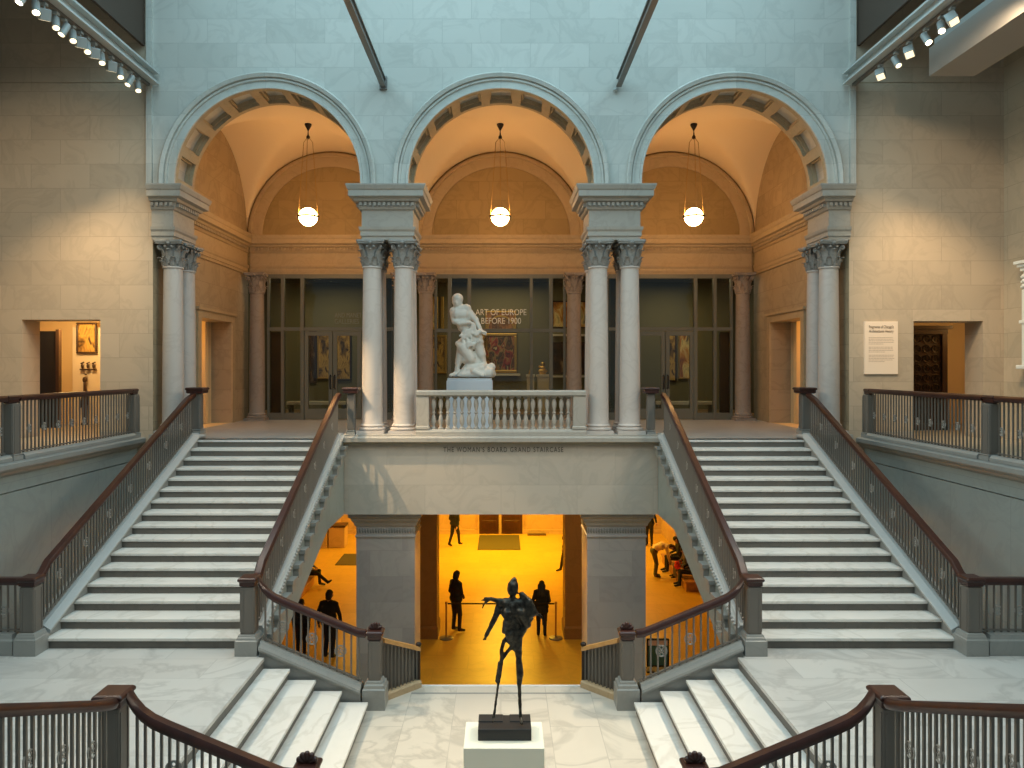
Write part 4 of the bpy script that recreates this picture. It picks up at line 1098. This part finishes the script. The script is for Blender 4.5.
LSP = [(11.5, 0, 2), (11.83, 0, 2), (12.05, 1, 0), (12.36, 0, 1), (12.60, 0, 1), (12.85, 0, 1), (13.08, 1, 0), (13.30, 0, 1), (13.52, 1, 0), (13.78, 0, 1), (14.12, 1, 0), (14.45, 0, 1), (14.83, 0, 1), (15.15, 0, 1)]
ordn = ['first', 'second', 'third', 'fourth', 'fifth', 'sixth', 'seventh', 'eighth', 'ninth', 'tenth', 'eleventh', 'twelfth', 'thirteenth', 'fourteenth']
for i, (y, sq, lit) in enumerate(LSP):
    n = len(LSP)-1-i
    spotlamp(-7.435, y, f'{"square" if sq else "round"} track spotlight on the left beam, {ordn[n]} counting out from the arcade wall', sq, lit, (.25 if i % 2 else -.2, -.35 if lit else .3, -.8))
RSP = [(12.2, 1, 0), (12.5, 0, 2), (12.94, 0, 2), (13.48, 1, 0), (13.92, 0, 1), (14.5, 1, 0)]
for i, (y, sq, lit) in enumerate(RSP):
    n = len(RSP)-1-i
    spotlamp(7.435, y, f'{"square" if sq else "round"} track spotlight on the right beam, {ordn[n]} counting out from the arcade wall', sq, lit, (-.2 if i % 2 else .1, -.5, -.8))

# ================================================================== SCULPTED FIGURES
def remeshed(name, caps, voxel, mats, parent=None, smooth_it=4, origin=(0,0,0), disp=0., extra=None):
    """caps: (p, q, r1, r2, tag); fused into one continuous skin"""
    b = B()
    for c in caps: b.capsule(c[0], c[1], c[2], c[3], 12)
    if extra: extra(b)
    me = b.mesh(name)
    o = bpy.data.objects.new(name+'_tmp', me); COL.objects.link(o)
    md = o.modifiers.new('r', 'REMESH'); md.mode = 'VOXEL'; md.voxel_size = voxel
    if smooth_it:
        ms = o.modifiers.new('s', 'SMOOTH'); ms.factor = .5; ms.iterations = smooth_it
    if disp:
        tx = bpy.data.textures.new(name+'_lumps', 'CLOUDS'); tx.noise_scale = .06
        mdp = o.modifiers.new('d', 'DISPLACE'); mdp.texture = tx; mdp.strength = disp; mdp.mid_level = .5
    dg = bpy.context.evaluated_depsgraph_get()
    nm = bpy.data.meshes.new_from_object(o.evaluated_get(dg)); nm.name = name
    bpy.data.objects.remove(o); bpy.data.meshes.remove(me)
    tags = []
    for c in caps:
        if c[4] not in tags: tags.append(c[4])
    nm.materials.clear()
    for tg in tags: nm.materials.append(mats[tg])
    n = len(nm.polygons)
    if len(tags) > 1 and n:
        cen = np.empty(n*3); nm.polygons.foreach_get('center', cen); cen = cen.reshape(-1, 3)
        best = np.full(n, 1e9); idx = np.zeros(n, int)
        for c in caps:
            p, q = np.array(c[0]), np.array(c[1]); d = q-p; L = max(d@d, 1e-9)
            tt = np.clip(((cen-p)@d)/L, 0, 1)
            r = c[2]+(c[3]-c[2])*tt
            dist = np.linalg.norm(cen-(p+tt[:, None]*d), axis=1)-r
            k = dist < best; best[k] = dist[k]; idx[k] = tags.index(c[4])
        nm.polygons.foreach_set('material_index', idx)
    nm.polygons.foreach_set('use_smooth', [True]*n)
    off = WL[parent.name] if parent is not None else Vector(origin)
    nm.transform(Matrix.Translation(-off))
    oo = bpy.data.objects.new(name, nm); COL.objects.link(oo)
    if parent is not None: oo.parent = parent
    else: oo.location = off
    WL[oo.name] = Vector(off)
    return oo

# ---- bronze on the middle platform
YS = 7.68; K = YS/F
def pb(px, py, dy=0.): return ((px-501)*K, YS+dy, 3.9-(py-368)*K)
t = thing('white_pedestal', 'white block pedestal under the bronze figure', 'pedestal', (.04, 7.68, ZP))
B().box(-.375, .435, 7.39, 7.95, ZP, .10).make('block', M['white'], t, bevel=.006)
t = thing('bronze_sculpture', 'dark spindly bronze figure with outflung arm on the white pedestal', 'sculpture', (.035, 7.68, .1))
b = B().box(-.235, .31, 7.54, 7.86, .101, .215).box(-.235, .02, 7.7, 7.86, .215, .225).box(.09, .31, 7.7, 7.86, .215, .225)
b.make('plinth', M['black'], t, bevel=.012)
caps = []
def cb(a, c, r1, r2=None): caps.append((a, c, r1, r1 if r2 is None else r2, 'b'))
cb(pb(512.5, 590), pb(513, 586), .062, .060); cb(pb(511, 584, -.02), pb(514, 580, .01), .03, .03)
cb(pb(513, 594), pb(512, 602), .03, .045)                                    # neck
cb(pb(506, 603), pb(521, 604), .055, .06); cb(pb(508, 612, -.03), pb(518, 612, .03), .085, .085)
cb(pb(512, 607), pb(514, 625), .09, .085); cb(pb(509, 618, -.05), pb(508, 626, -.02), .05, .05)
cb(pb(521, 612, -.04), pb(527, 624), .06, .045); cb(pb(524, 606), pb(530, 619, .03), .05, .04)
cb(pb(514, 625), pb(517, 636), .085, .07); cb(pb(505, 622), pb(503.5, 632), .03, .02)
cb(pb(510, 633, -.03), pb(511, 640), .055, .05); cb(pb(520, 634), pb(526, 626), .05, .03)
# right leg
cb(pb(517.5, 636), pb(518.5, 655), .062, .036); cb(pb(518.5, 655), pb(520, 674), .034, .042); cb(pb(520, 674), pb(519.3, 685), .042, .026)
cb(pb(519.3, 685), pb(520.5, 717), .022, .018); cb(pb(520.5, 716), pb(521.5, 720, -.07), .02, .017)
# left leg with its open loop
cb(pb(509, 637), pb(504, 641), .028, .024); cb(pb(504, 641), pb(501.5, 650), .022, .022); cb(pb(501.5, 650), pb(501.8, 660), .022, .022)
cb(pb(511, 641), pb(511.5, 648), .025, .02); cb(pb(511.5, 648), pb(515.5, 649), .022, .025); cb(pb(511, 647), pb(503, 658), .02, .022)
cb(pb(502, 657), pb(499.5, 676), .024, .02); cb(pb(499.5, 664, .02), pb(496, 682, .02), .021, .014)
cb(pb(499.5, 676), pb(497, 693), .018, .015); cb(pb(497, 693), pb(494, 716), .014, .016); cb(pb(494, 716), pb(493, 719, -.06), .018, .015)
# outflung arm and hanging sleeve
cb(pb(508, 602), pb(497, 600.5), .038, .026); cb(pb(497, 600.5), pb(490, 598.5), .026, .022)
cb(pb(490, 598.5), pb(481, 600.5), .018, .009); cb(pb(490, 599), pb(484, 604), .018, .014); cb(pb(484, 604), pb(482.5, 608), .014, .011); cb(pb(490, 598), pb(484, 598), .014, .009)
cb(pb(500, 602), pb(497, 613), .036, .036); cb(pb(497, 613), pb(491, 626), .036, .028); cb(pb(491, 626), pb(486, 636), .027, .022); cb(pb(486, 636), pb(483, 640), .012, .009); cb(pb(486, 636), pb(486, 640), .012, .009)
# winged blade at the far shoulder and thin hand
cb(pb(522, 595), pb(528, 602), .036, .045); cb(pb(528, 602), pb(533, 612), .05, .05); cb(pb(524, 602), pb(531, 613), .05, .045); cb(pb(531, 613), pb(535, 614), .04, .022)
cb(pb(533, 612), pb(538, 614), .02, .014); cb(pb(538, 614), pb(542, 617), .014, .012); cb(pb(542, 617), pb(543, 625), .012, .008)
caps = [(a, c, r1*.84 if r1 >= .065 else r1, r2*.84 if r2 >= .065 else r2, g) for a, c, r1, r2, g in caps]
remeshed('figure', caps, .011, {'b': M['bronze']}, t, 1, disp=.012)

# ---- white marble group on the upper floor
YM = 17.9; KM = YM/F
def pm(px, py, dy=0.): return ((px-501)*KM, YM+dy, 3.9-(py-368)*KM)
def q5(a, c, dy=0.): return pm(440+a/7.68, 285+c/7.68, dy)
t = thing('statue_plinth', 'pale blue grey plinth of the white marble statue', 'plinth', (-.74, YM, 2.4))
B().box(-1.29, -.20, YM-.42, YM+.42, 2.4, 3.60).make('block', M['pale_plinth'], t, bevel=.01)
B().box(-1.27, -.22, YM-.40, YM+.40, 3.60, 3.655).make('slab', M['pale_plinth'], t)
t = thing('marble_statue', 'white marble statue of a struggling nude figure on a pale plinth', 'sculpture', (-.74, YM, 3.66))
caps = []
cb(q5(133, 128), q5(135, 110), .12, .135); cb(q5(128, 145, -.06), q5(130, 138, -.06), .07, .07); cb(q5(126, 135, -.13), q5(126, 140, -.135), .02, .025)
for a in range(9): cb(q5(133+30*math.cos(a*.7), 98+14*math.sin(a*.7), -.05+.02*(a % 3)), q5(133+32*math.cos(a*.7), 104+14*math.sin(a*.7), 0), .035)
cb(q5(138, 150), q5(148, 185), .075, .09)
cb(q5(108, 200), q5(200, 185), .10, .12); cb(q5(130, 225, -.05), q5(185, 225, -.03), .125, .13); cb(q5(140, 270), q5(190, 270), .12, .12); cb(q5(170, 320), q5(215, 320), .11, .11)
cb(q5(150, 240), q5(195, 330), .13, .13); cb(q5(195, 330), q5(225, 390), .13, .15)
cb(q5(208, 190), q5(272, 268, -.03), .095, .075); cb(q5(272, 268, -.03), q5(318, 360, -.12), .07, .05); cb(q5(318, 360, -.12), q5(348, 370, -.14), .05, .04)
for a in range(4): cb(q5(335, 362+6*a, -.14), q5(356, 366+7*a, -.17+.01*a), .02, .016)
cb(q5(100, 205), q5(112, 280, -.06), .085, .07); cb(q5(112, 280, -.06), q5(150, 298, -.15), .068, .06); cb(q5(150, 298, -.15), q5(232, 290, -.2), .055, .042); cb(q5(232, 290, -.2), q5(262, 305, -.2), .04, .03)
for a in range(4): cb(q5(250, 296+6*a, -.21), q5(272, 305+7*a, -.21), .017, .014)
# twisted cloth about the hips
for (a, c, rr) in ((200, 390, .11), (245, 375, .12), (285, 395, .11), (215, 425, .11), (262, 425, .13), (295, 430, .10), (180, 445, .1), (235, 455, .11), (150, 460, .08), (205, 470, .09), (275, 455, .09)):
    cb(q5(a-10, c-8, -.06), q5(a+12, c+8, -.05), rr*.85, rr*.85)
rnd = random.Random(4)
for k in range(46):
    u, v = rnd.uniform(165, 312), rnd.uniform(345, 470)
    if v > 430 and u > 285: u -= 60
    if v < 375 and u < 205: u += 40
    an = rnd.uniform(-.6, 2.4); ln = rnd.uniform(10, 24); d0 = -.15-.05*math.cos((u-240)/75)
    cb(q5(u, v, d0), q5(u+ln*math.cos(an), v+ln*math.sin(an), d0-.02), rnd.uniform(.02, .034), .02)
cb(q5(255, 310, -.2), q5(225, 390, -.17), .035, .05); cb(q5(270, 320, -.2), q5(275, 385, -.2), .03, .04)
# legs
cb(q5(190, 450, -.03), q5(195, 560), .15, .13); cb(q5(180, 480, -.08), q5(235, 560, -.06), .15, .13); cb(q5(235, 545), q5(295, 620), .13, .09)
cb(q5(160, 500, -.02), q5(140, 600), .1, .075); cb(q5(140, 600), q5(125, 670), .068, .05); cb(q5(125, 678), q5(85, 698, -.1), .05, .04)
cb(q5(290, 450), q5(320, 530, -.02), .13, .10); cb(q5(320, 530, -.02), q5(340, 610, .03), .085, .06); cb(q5(340, 610), q5(345, 640, -.1), .06, .045)
# second crouched form and rock
cb(q5(225, 650, -.06), q5(320, 640, -.08), .10, .12); cb(q5(230, 620), q5(290, 690), .11, .12); cb(q5(190, 650, -.1), q5(150, 700, -.1), .05, .05); cb(q5(260, 660, -.2), q5(330, 700, -.22), .06, .05)
cb(q5(110, 705), q5(380, 700), .055, .075); cb(q5(180, 690, -.1), q5(380, 680, -.12), .07, .11); cb(q5(355, 650), q5(392, 632), .10, .10); cb(q5(395, 612), q5(402, 690), .05, .09); cb(q5(340, 655, -.15), q5(395, 650, -.1), .05, .05); cb(q5(150, 690, .12), q5(370, 680, .15), .09, .13); cb(q5(200, 640), q5(170, 690), .08, .08)
lo = min(min(c[0][2]-c[2], c[1][2]-c[3]) for c in caps)
sh = 3.657-lo if lo < 3.65 else 0
caps = [((a[0], a[1], max(a[2], 3.69+r1*.9)), (c[0], c[1], max(c[2], 3.69+r2*.9)), r1, r2, g) for a, c, r1, r2, g in caps]
caps = [(a, c, r1*1.12, r2*1.12, g) for a, c, r1, r2, g in caps]
st = remeshed('figure', caps, .02, {'b': M['statue']}, t, 1, disp=.012)

# ================================================================== PEOPLE
def person(label, x, y, z, h=1.75, rot=0., top='cloth_black', legs='cloth_black', skin='skin', hair='hair', pose=None, long_hair=False, extra=None, bald=False, coat=0.):
    """front of the body faces -Y before turning by rot"""
    J = dict(hipL=(-.09, 0, .90), kneeL=(-.10, -.03, .50), ankL=(-.10, .02, .085), toeL=(-.12, -.15, .045),
             hipR=(.09, 0, .90), kneeR=(.10, -.03, .50), ankR=(.10, .02, .085), toeR=(.12, -.15, .045),
             pel=(0, 0, .95), waist=(0, 0, 1.08), chest=(0, 0, 1.27), sh=(0, .0, 1.41), neck=(0, .01, 1.47), head=(0, -.02, 1.60),
             shL=(-.185, 0, 1.40), elL=(-.24, .03, 1.12), wrL=(-.235, -.05, .87), shR=(.185, 0, 1.40), elR=(.24, .03, 1.12), wrR=(.235, -.05, .87),
             lat=(1, 0, 0))
    if pose: J.update(pose)
    k = h/1.75; c, s = math.cos(rot), math.sin(rot)
    def W(p): p = Vector(p)*k; return (x+p.x*c-p.y*s, y+p.x*s+p.y*c, z+p.z)
    V = {n: Vector(p) for n, p in J.items()}; lat = V['lat']
    caps = []
    def add(a, b_, r1, r2, tg): bk = 1.13 if tg in ('top', 'legs', 'sleeve') else 1.; caps.append((W(a), W(b_), r1*k*bk, r2*k*bk, tg))
    for nm, w, r in (('pel', .085, .125), ('waist', .07, .115), ('chest', .085, .125), ('sh', .13, .07)):
        add(V[nm]-lat*w, V[nm]+lat*w, r, r, 'top' if nm != 'pel' else ('top' if coat else 'legs'))
    for a, b_ in (('pel', 'waist'), ('waist', 'chest'), ('chest', 'sh')):
        for q in (-.06, .06): add(V[a]+lat*q, V[b_]+lat*q, .115, .115 if b_ != 'sh' else .08, 'top')
    if coat:
        for q in (-.07, .07): add(V['pel']+lat*q, V['pel']+lat*q*1.1+Vector((0, 0, -coat)), .125, .13, 'top')
    add(V['sh'], V['head'], .055, .055, 'skin')
    hd = V['head']; up = (V['head']-V['neck']).normalized()
    fw = Vector(J.get('face', (0, -1, 0)))
    add(hd-up*.03, hd+up*.045, .082, .092, 'skin'); add(hd-up*.075+fw*.03, hd-up*.06+fw*.035, .05, .05, 'skin')
    add(hd-up*.0+fw*.085, hd-up*.02+fw*.1, .012, .016, 'skin')                                # nose
    for q in (-1, 1): add(hd+lat*q*.092-up*.01, hd+lat*q*.094+up*.02, .016, .02, 'skin')        # ears
    for S_ in 'LR':
        sg = -1 if S_ == 'L' else 1
        add(V['sh']+lat*sg*.13, V['sh'+S_], .068, .062, 'top')
        add(V['sh'+S_], V['el'+S_], .06, .047, 'top'); add(V['el'+S_], V['wr'+S_], .046, .034, 'sleeve')
        d = (V['wr'+S_]-V['el'+S_]).normalized(); pl = V['wr'+S_]+d*.085
        add(V['wr'+S_], pl, .028, .034, 'skin')
        sidev = d.cross(lat); sidev = sidev.normalized() if sidev.length > .1 else Vector((0, 0, 1))
        for i, ln in enumerate((.062, .075, .07, .05)):
            f0 = pl + sidev*(i-1.5)*.02; bend = -lat*sg*.012
            add(f0, f0+d*ln*.55+bend, .0115, .011, 'skin'); add(f0+d*ln*.55+bend, f0+d*ln+bend*2.4, .011, .009, 'skin')
        tb = V['wr'+S_]+d*.035-sidev*.03; add(tb, tb+d*.05-sidev*.022, .014, .011, 'skin')
        add(V['pel']+lat*sg*.05, V['hip'+S_], .11, .1, 'legs')
        add(V['hip'+S_], V['knee'+S_], .095, .066, 'legs'); add(V['knee'+S_], V['ank'+S_], .062, .048, 'legs')
        add(V['ank'+S_], V['ank'+S_]*.55+V['toe'+S_]*.45, .047, .046, 'shoe'); add(V['ank'+S_]*.6+V['toe'+S_]*.4-Vector((0, 0, .01)), V['toe'+S_], .045, .036, 'shoe')
    t = thing('person', label, 'person', (x, y, z))
    mats = {'top': M[top], 'sleeve': M[top], 'legs': M[legs], 'skin': M[skin], 'shoe': M['black']}
    remeshed('body', caps, .0135, mats, t, 2)
    if not bald:
        hc = [(W(hd+up*.05+fw*-.02), W(hd+up*.06), .094*k, .096*k, 'h'), (W(hd-fw*.035-up*.03), W(hd-fw*.03+up*.04), .085*k, .09*k, 'h')]
        if long_hair:
            for q in (-.07, 0, .07): hc.append((W(hd-fw*.05+lat*q), W(hd-fw*.085+lat*q*1.2-up*.28), .06*k, .04*k, 'h'))
        remeshed('hair', hc, .016, {'h': M[hair]}, t, 1)
    if extra: extra(t, W, V, k)
    return t
def stanchion(x, y, label):
    t = thing('stanchion', label, 'stanchion', (x, y, ZL))
    B().lathe([(.19, ZL), (.19, ZL+.025), (.15, ZL+.04), (.04, ZL+.06)], x, y, 24).make('base', M['steel'], t, True)
    B().lathe([(.026, ZL+.05), (.026, ZL+.97), (.036, ZL+.975), (.036, ZL+1.02), (.02, ZL+1.03)], x, y, 12).make('post', M['bench'], t, True)
    return t
stanchion(-1.54, 20.8, 'barrier post beside the man at the left of the lobby opening')
stanchion(1.54, 20.8, 'barrier post beside the woman at the right of the lobby opening')
tag(B().box(-1.50, 1.50, 20.795, 20.81, ZL+.955, ZL+.995).make('barrier_belt', M['darkmetal'], origin=(0, 20.8, ZL+.97)), 'thin dark belt stretched between the two barrier posts', 'barrier belt')

person('man in black suit facing away beside the left barrier post', -1.30, 21.35, ZL, 1.76, PI-.85, 'cloth_black', 'cloth_black', 'skin_dark', pose=dict(kneeL=(-.11, -.06, .5), ankL=(-.13, -.02, .085), toeL=(-.17, -.17, .045), elL=(-.24, -.02, 1.13), wrL=(-.14, -.16, 1.0), wrR=(.2, -.14, .92)))
person('long haired woman in dark coat beside the right barrier post', 1.15, 20.95, ZL, 1.58, PI-.1, 'cloth_black', 'cloth_black', 'skin', pose=dict(elR=(.27, .05, 1.12), wrR=(.22, -.08, .96), elL=(-.25, .04, 1.14), wrL=(-.17, -.12, 1.0)), long_hair=True, coat=.12)
person('man striding in dark suit at the back of the lobby', -1.98, 31.6, ZL, 1.78, 2.5, 'cloth_black', 'cloth_black', 'skin', pose=dict(kneeL=(-.1, -.13, .52), ankL=(-.1, -.19, .1), toeL=(-.11, -.35, .06), kneeR=(.1, .06, .5), ankR=(.1, .24, .12), toeR=(.1, .10, .04), wrL=(-.24, .12, .88), wrR=(.25, -.18, .92)))
person('person in black mostly hidden behind the right brown pier', 2.44, 27.6, ZL, 1.7, -1.3, 'cloth_black', 'cloth_navy', 'skin', pose=dict(kneeL=(-.1, -.12, .5), ankL=(-.1, -.2, .09), toeL=(-.1, -.36, .05)))
person('man in black T-shirt walking away beyond the left raked railing', -4.50, 19.35, ZL, 1.80, PI-.15, 'cloth_black', 'cloth_navy', 'skin', pose=dict(elL=(-.29, .02, 1.14), wrL=(-.30, -.06, .88), elR=(.29, .02, 1.14), wrR=(.30, -.06, .88), kneeR=(.1, -.1, .5), ankR=(.1, -.02, .09), toeR=(.11, -.19, .05)))
person('smaller person in dark clothes walking left of the man in the T-shirt', -5.28, 19.55, ZL, 1.50, PI+.1, 'cloth_navy', 'cloth_black', 'skin', long_hair=False)
SIT = dict(pel=(0, .10, .525), waist=(0, .11, .66), chest=(0, .07, .86), sh=(0, .03, 1.0), neck=(0, .01, 1.06), head=(0, -.05, 1.18), hipL=(-.09, .06, .52), hipR=(.09, .06, .52),
           kneeL=(-.13, -.38, .53), kneeR=(.13, -.38, .53), ankL=(-.14, -.40, .09), toeL=(-.15, -.57, .045), ankR=(.14, -.40, .09), toeR=(.15, -.57, .045),
           shL=(-.185, .03, .99), shR=(.185, .03, .99), elL=(-.24, -.03, .73), wrL=(-.14, -.24, .66), elR=(.24, -.03, .73), wrR=(.14, -.24, .66))
sl = dict(SIT); sl.update(kneeL=(-.13, -.40, .50), ankL=(-.12, -.74, .20), toeL=(-.12, -.86, .26), sh=(0, -.05, .97), neck=(0, -.08, 1.03), head=(0, -.16, 1.12), shL=(-.185, -.05, .96), shR=(.185, -.05, .96), elL=(-.23, -.12, .70), elR=(.23, -.12, .70))
person('person in dark clothes seated on the left lobby bench, legs stretched out', -6.72, 25.7, ZL, 1.72, PI/2, 'cloth_grey', 'cloth_black', 'skin', pose=sl)
# group at the right bench
person('person in black standing beyond the bench group in the lobby', 6.35, 31.7, ZL, 1.76, -.4, 'cloth_black', 'cloth_black', 'skin', pose=dict(elR=(.27, .0, 1.15), wrR=(.34, -.18, 1.02)))
bend = dict(pel=(0, .06, .95), waist=(0, -.02, 1.06), chest=(0, -.22, 1.14), sh=(0, -.38, 1.14), neck=(0, -.45, 1.13), head=(0, -.58, 1.10), face=(0, -.5, -.86), shL=(-.18, -.37, 1.12), shR=(.18, -.37, 1.12), elL=(-.2, -.42, .86), wrL=(-.16, -.48, .62), elR=(.2, -.44, .86), wrR=(.16, -.52, .64), hipL=(-.09, .06, .90), hipR=(.09, .06, .90))
person('person in cream top and olive trousers bending toward the seated pair', 5.62, 26.9, ZL, 1.75, PI/2-.1, 'cloth_cream', 'cloth_olive', 'skin', 'hair_brown', pose=bend)
def bag(t, W, V, k):
    pass
person('man in dark jacket seated at the far end of the right bench', 6.58, 27.6, ZL, 1.76, -PI/2, 'cloth_black', 'cloth_black', 'skin', pose=SIT)
sr = dict(SIT)
person('long haired person in black seated at the near end of the right bench', 6.62, 25.75, ZL, 1.74, -PI/2-.15, 'cloth_black', 'cloth_navy', 'skin', 'hair_brown', pose=sr, long_hair=True)
b = B().sphere((6.12, 25.66, ZL+.74), .13, (.9, .8, 1.0), 2).sphere((6.10, 25.64, ZL+.86), .09, (1, 1, .6), 2).tube([(6.12, 25.7, ZL+.78), (6.16, 25.7, ZL+.92), (6.24, 25.7, ZL+.92), (6.28, 25.7, ZL+.78)], .012, 6)
tag(b.make('handbag', M['cloth_red'], origin=(6.2, 25.7, ZL+.6), smooth=True), 'red bag on the lap of the near seated person', 'bag')


person('small person in grey seated between the bending person and the near sitter', 6.58, 26.62, ZL+.06, 1.45, -PI/2, 'cloth_grey', 'cloth_grey', 'skin', pose=SIT)


# ================================================================== LIGHT
def area(name, loc, size, energy, color, rot=(0, 0, 0), sy=None):
    l = bpy.data.lights.new(name, 'AREA'); l.energy = energy; l.color = color; l.size = size
    if sy: l.shape = 'RECTANGLE'; l.size_y = sy
    o = bpy.data.objects.new(name, l); COL.objects.link(o); o.location = loc; o.rotation_euler = rot; return o
def spot(name, loc, target, energy, color, ang=40, blend=.8, rad=.08):
    l = bpy.data.lights.new(name, 'SPOT'); l.energy = energy; l.color = color; l.spot_size = math.radians(ang); l.spot_blend = blend; l.shadow_soft_size = rad
    o = bpy.data.objects.new(name, l); COL.objects.link(o); o.location = loc
    d = Vector(target)-Vector(loc); o.rotation_euler = d.to_track_quat('-Z', 'Y').to_euler(); return o
def point(name, loc, energy, color, rad=.1):
    l = bpy.data.lights.new(name, 'POINT'); l.energy = energy; l.color = color; l.shadow_soft_size = rad
    o = bpy.data.objects.new(name, l); COL.objects.link(o); o.location = loc; return o
DAY = (.50, .85, 1.0); WARM = (1, .66, .34); GOLD = (1, .55, .035)
area('skylight', (0, 8.0, 13.1), 14.2, 1450, DAY, sy=14.6)
# lobby ceiling lamps
for x in (-5.5, 0, 5.5):
    for y in (28.5, 32): area('lobby_light', (x, y, .80), 1.6, 370 if x == 0 else 85, GOLD if x == 0 else (1, .60, .13))
area('lobby_light', (1.2, 17.6, .80), 1.6, 60, (1, .62, .2))  # unseen fill added to brighten the near floor and poster
# gallery lamps
area('gallery_lamp', (0, 25.0, 6.9), 2.5, 62, (1, .8, .5))
for s in (-1, 1): area('gallery_lamp', (s*6, 24.9, 6.9), 1.2, 48, (1, .82, .5))
# rooms beyond the balconies and the passages
point('room_lamp', (-10.6, 18.3, 5.0), 90, (1, .66, .28), .1); point('room_lamp', (11.6, 17.2, 5.0), 30, (1, .62, .22), .1)
for s in (-1, 1): point('passage_lamp', (s*8.9, 19.2, 4.7), 28, (1, .58, .18), .1)
# track spotlights washing the balcony end walls, columns and platform
for s in (-1, 1):
    spot('track_wash', (s*7.5, 12.4, 9.6), (s*9.2, YA, 4.6), 850 if s < 0 else 1300, (1, .72, .40), 46)
    spot('track_wash', (s*7.5, 13.9, 9.6), (s*8.3, YA, 5.2), 420, (1, .75, .44), 46)
for s in (-1, 1): spot('track_wash', (s*7.6, 11.0, 9.6), (s*9.6, YA, 6.4), 330, (1, .78, .52), 80, 1.0, .1)
spot('track_wash', (-7.4, 12.9, 9.6), (-1.6, 15.6, 1.6), 4500, (1, .72, .42), 19, .8, .03)
spot('track_wash', (7.4, 12.9, 9.6), (1.8, 15.6, 1.6), 900, (1, .86, .66), 17, .8, .03)
spot('track_wash', (-7.4, 11.8, 9.6), (-.3, 8.4, -.6), 6000, (1, .80, .52), 22)
spot('track_wash', (7.4, 12.5, 9.6), (.6, 8.4, -.6), 5000, (1, .82, .56), 22)
spot('track_wash', (-7.4, 13.2, 9.6), (-2.55, 15.7, 3.3), 2600, (1, .66, .28), 11, .7, .04)
for s in (-1, 1):
    for y in (5.5, 8.5, 11.5):
        spot('track_flood', (s*7.3, y, 9.55), (s*-2.0, 11.0, 0), 820, (1, .84, .64), 100, 1.0, .15)
w = bpy.data.worlds.new('world'); SC.world = w; w.use_nodes = True
w.node_tree.nodes['Background'].inputs[0].default_value = (.62, .80, .88, 1); w.node_tree.nodes['Background'].inputs[1].default_value = .24
SC.view_settings.view_transform = 'Standard'; SC.view_settings.look = 'None'; SC.view_settings.exposure = 0; SC.view_settings.gamma = 1
SC.view_settings.use_curve_mapping = False
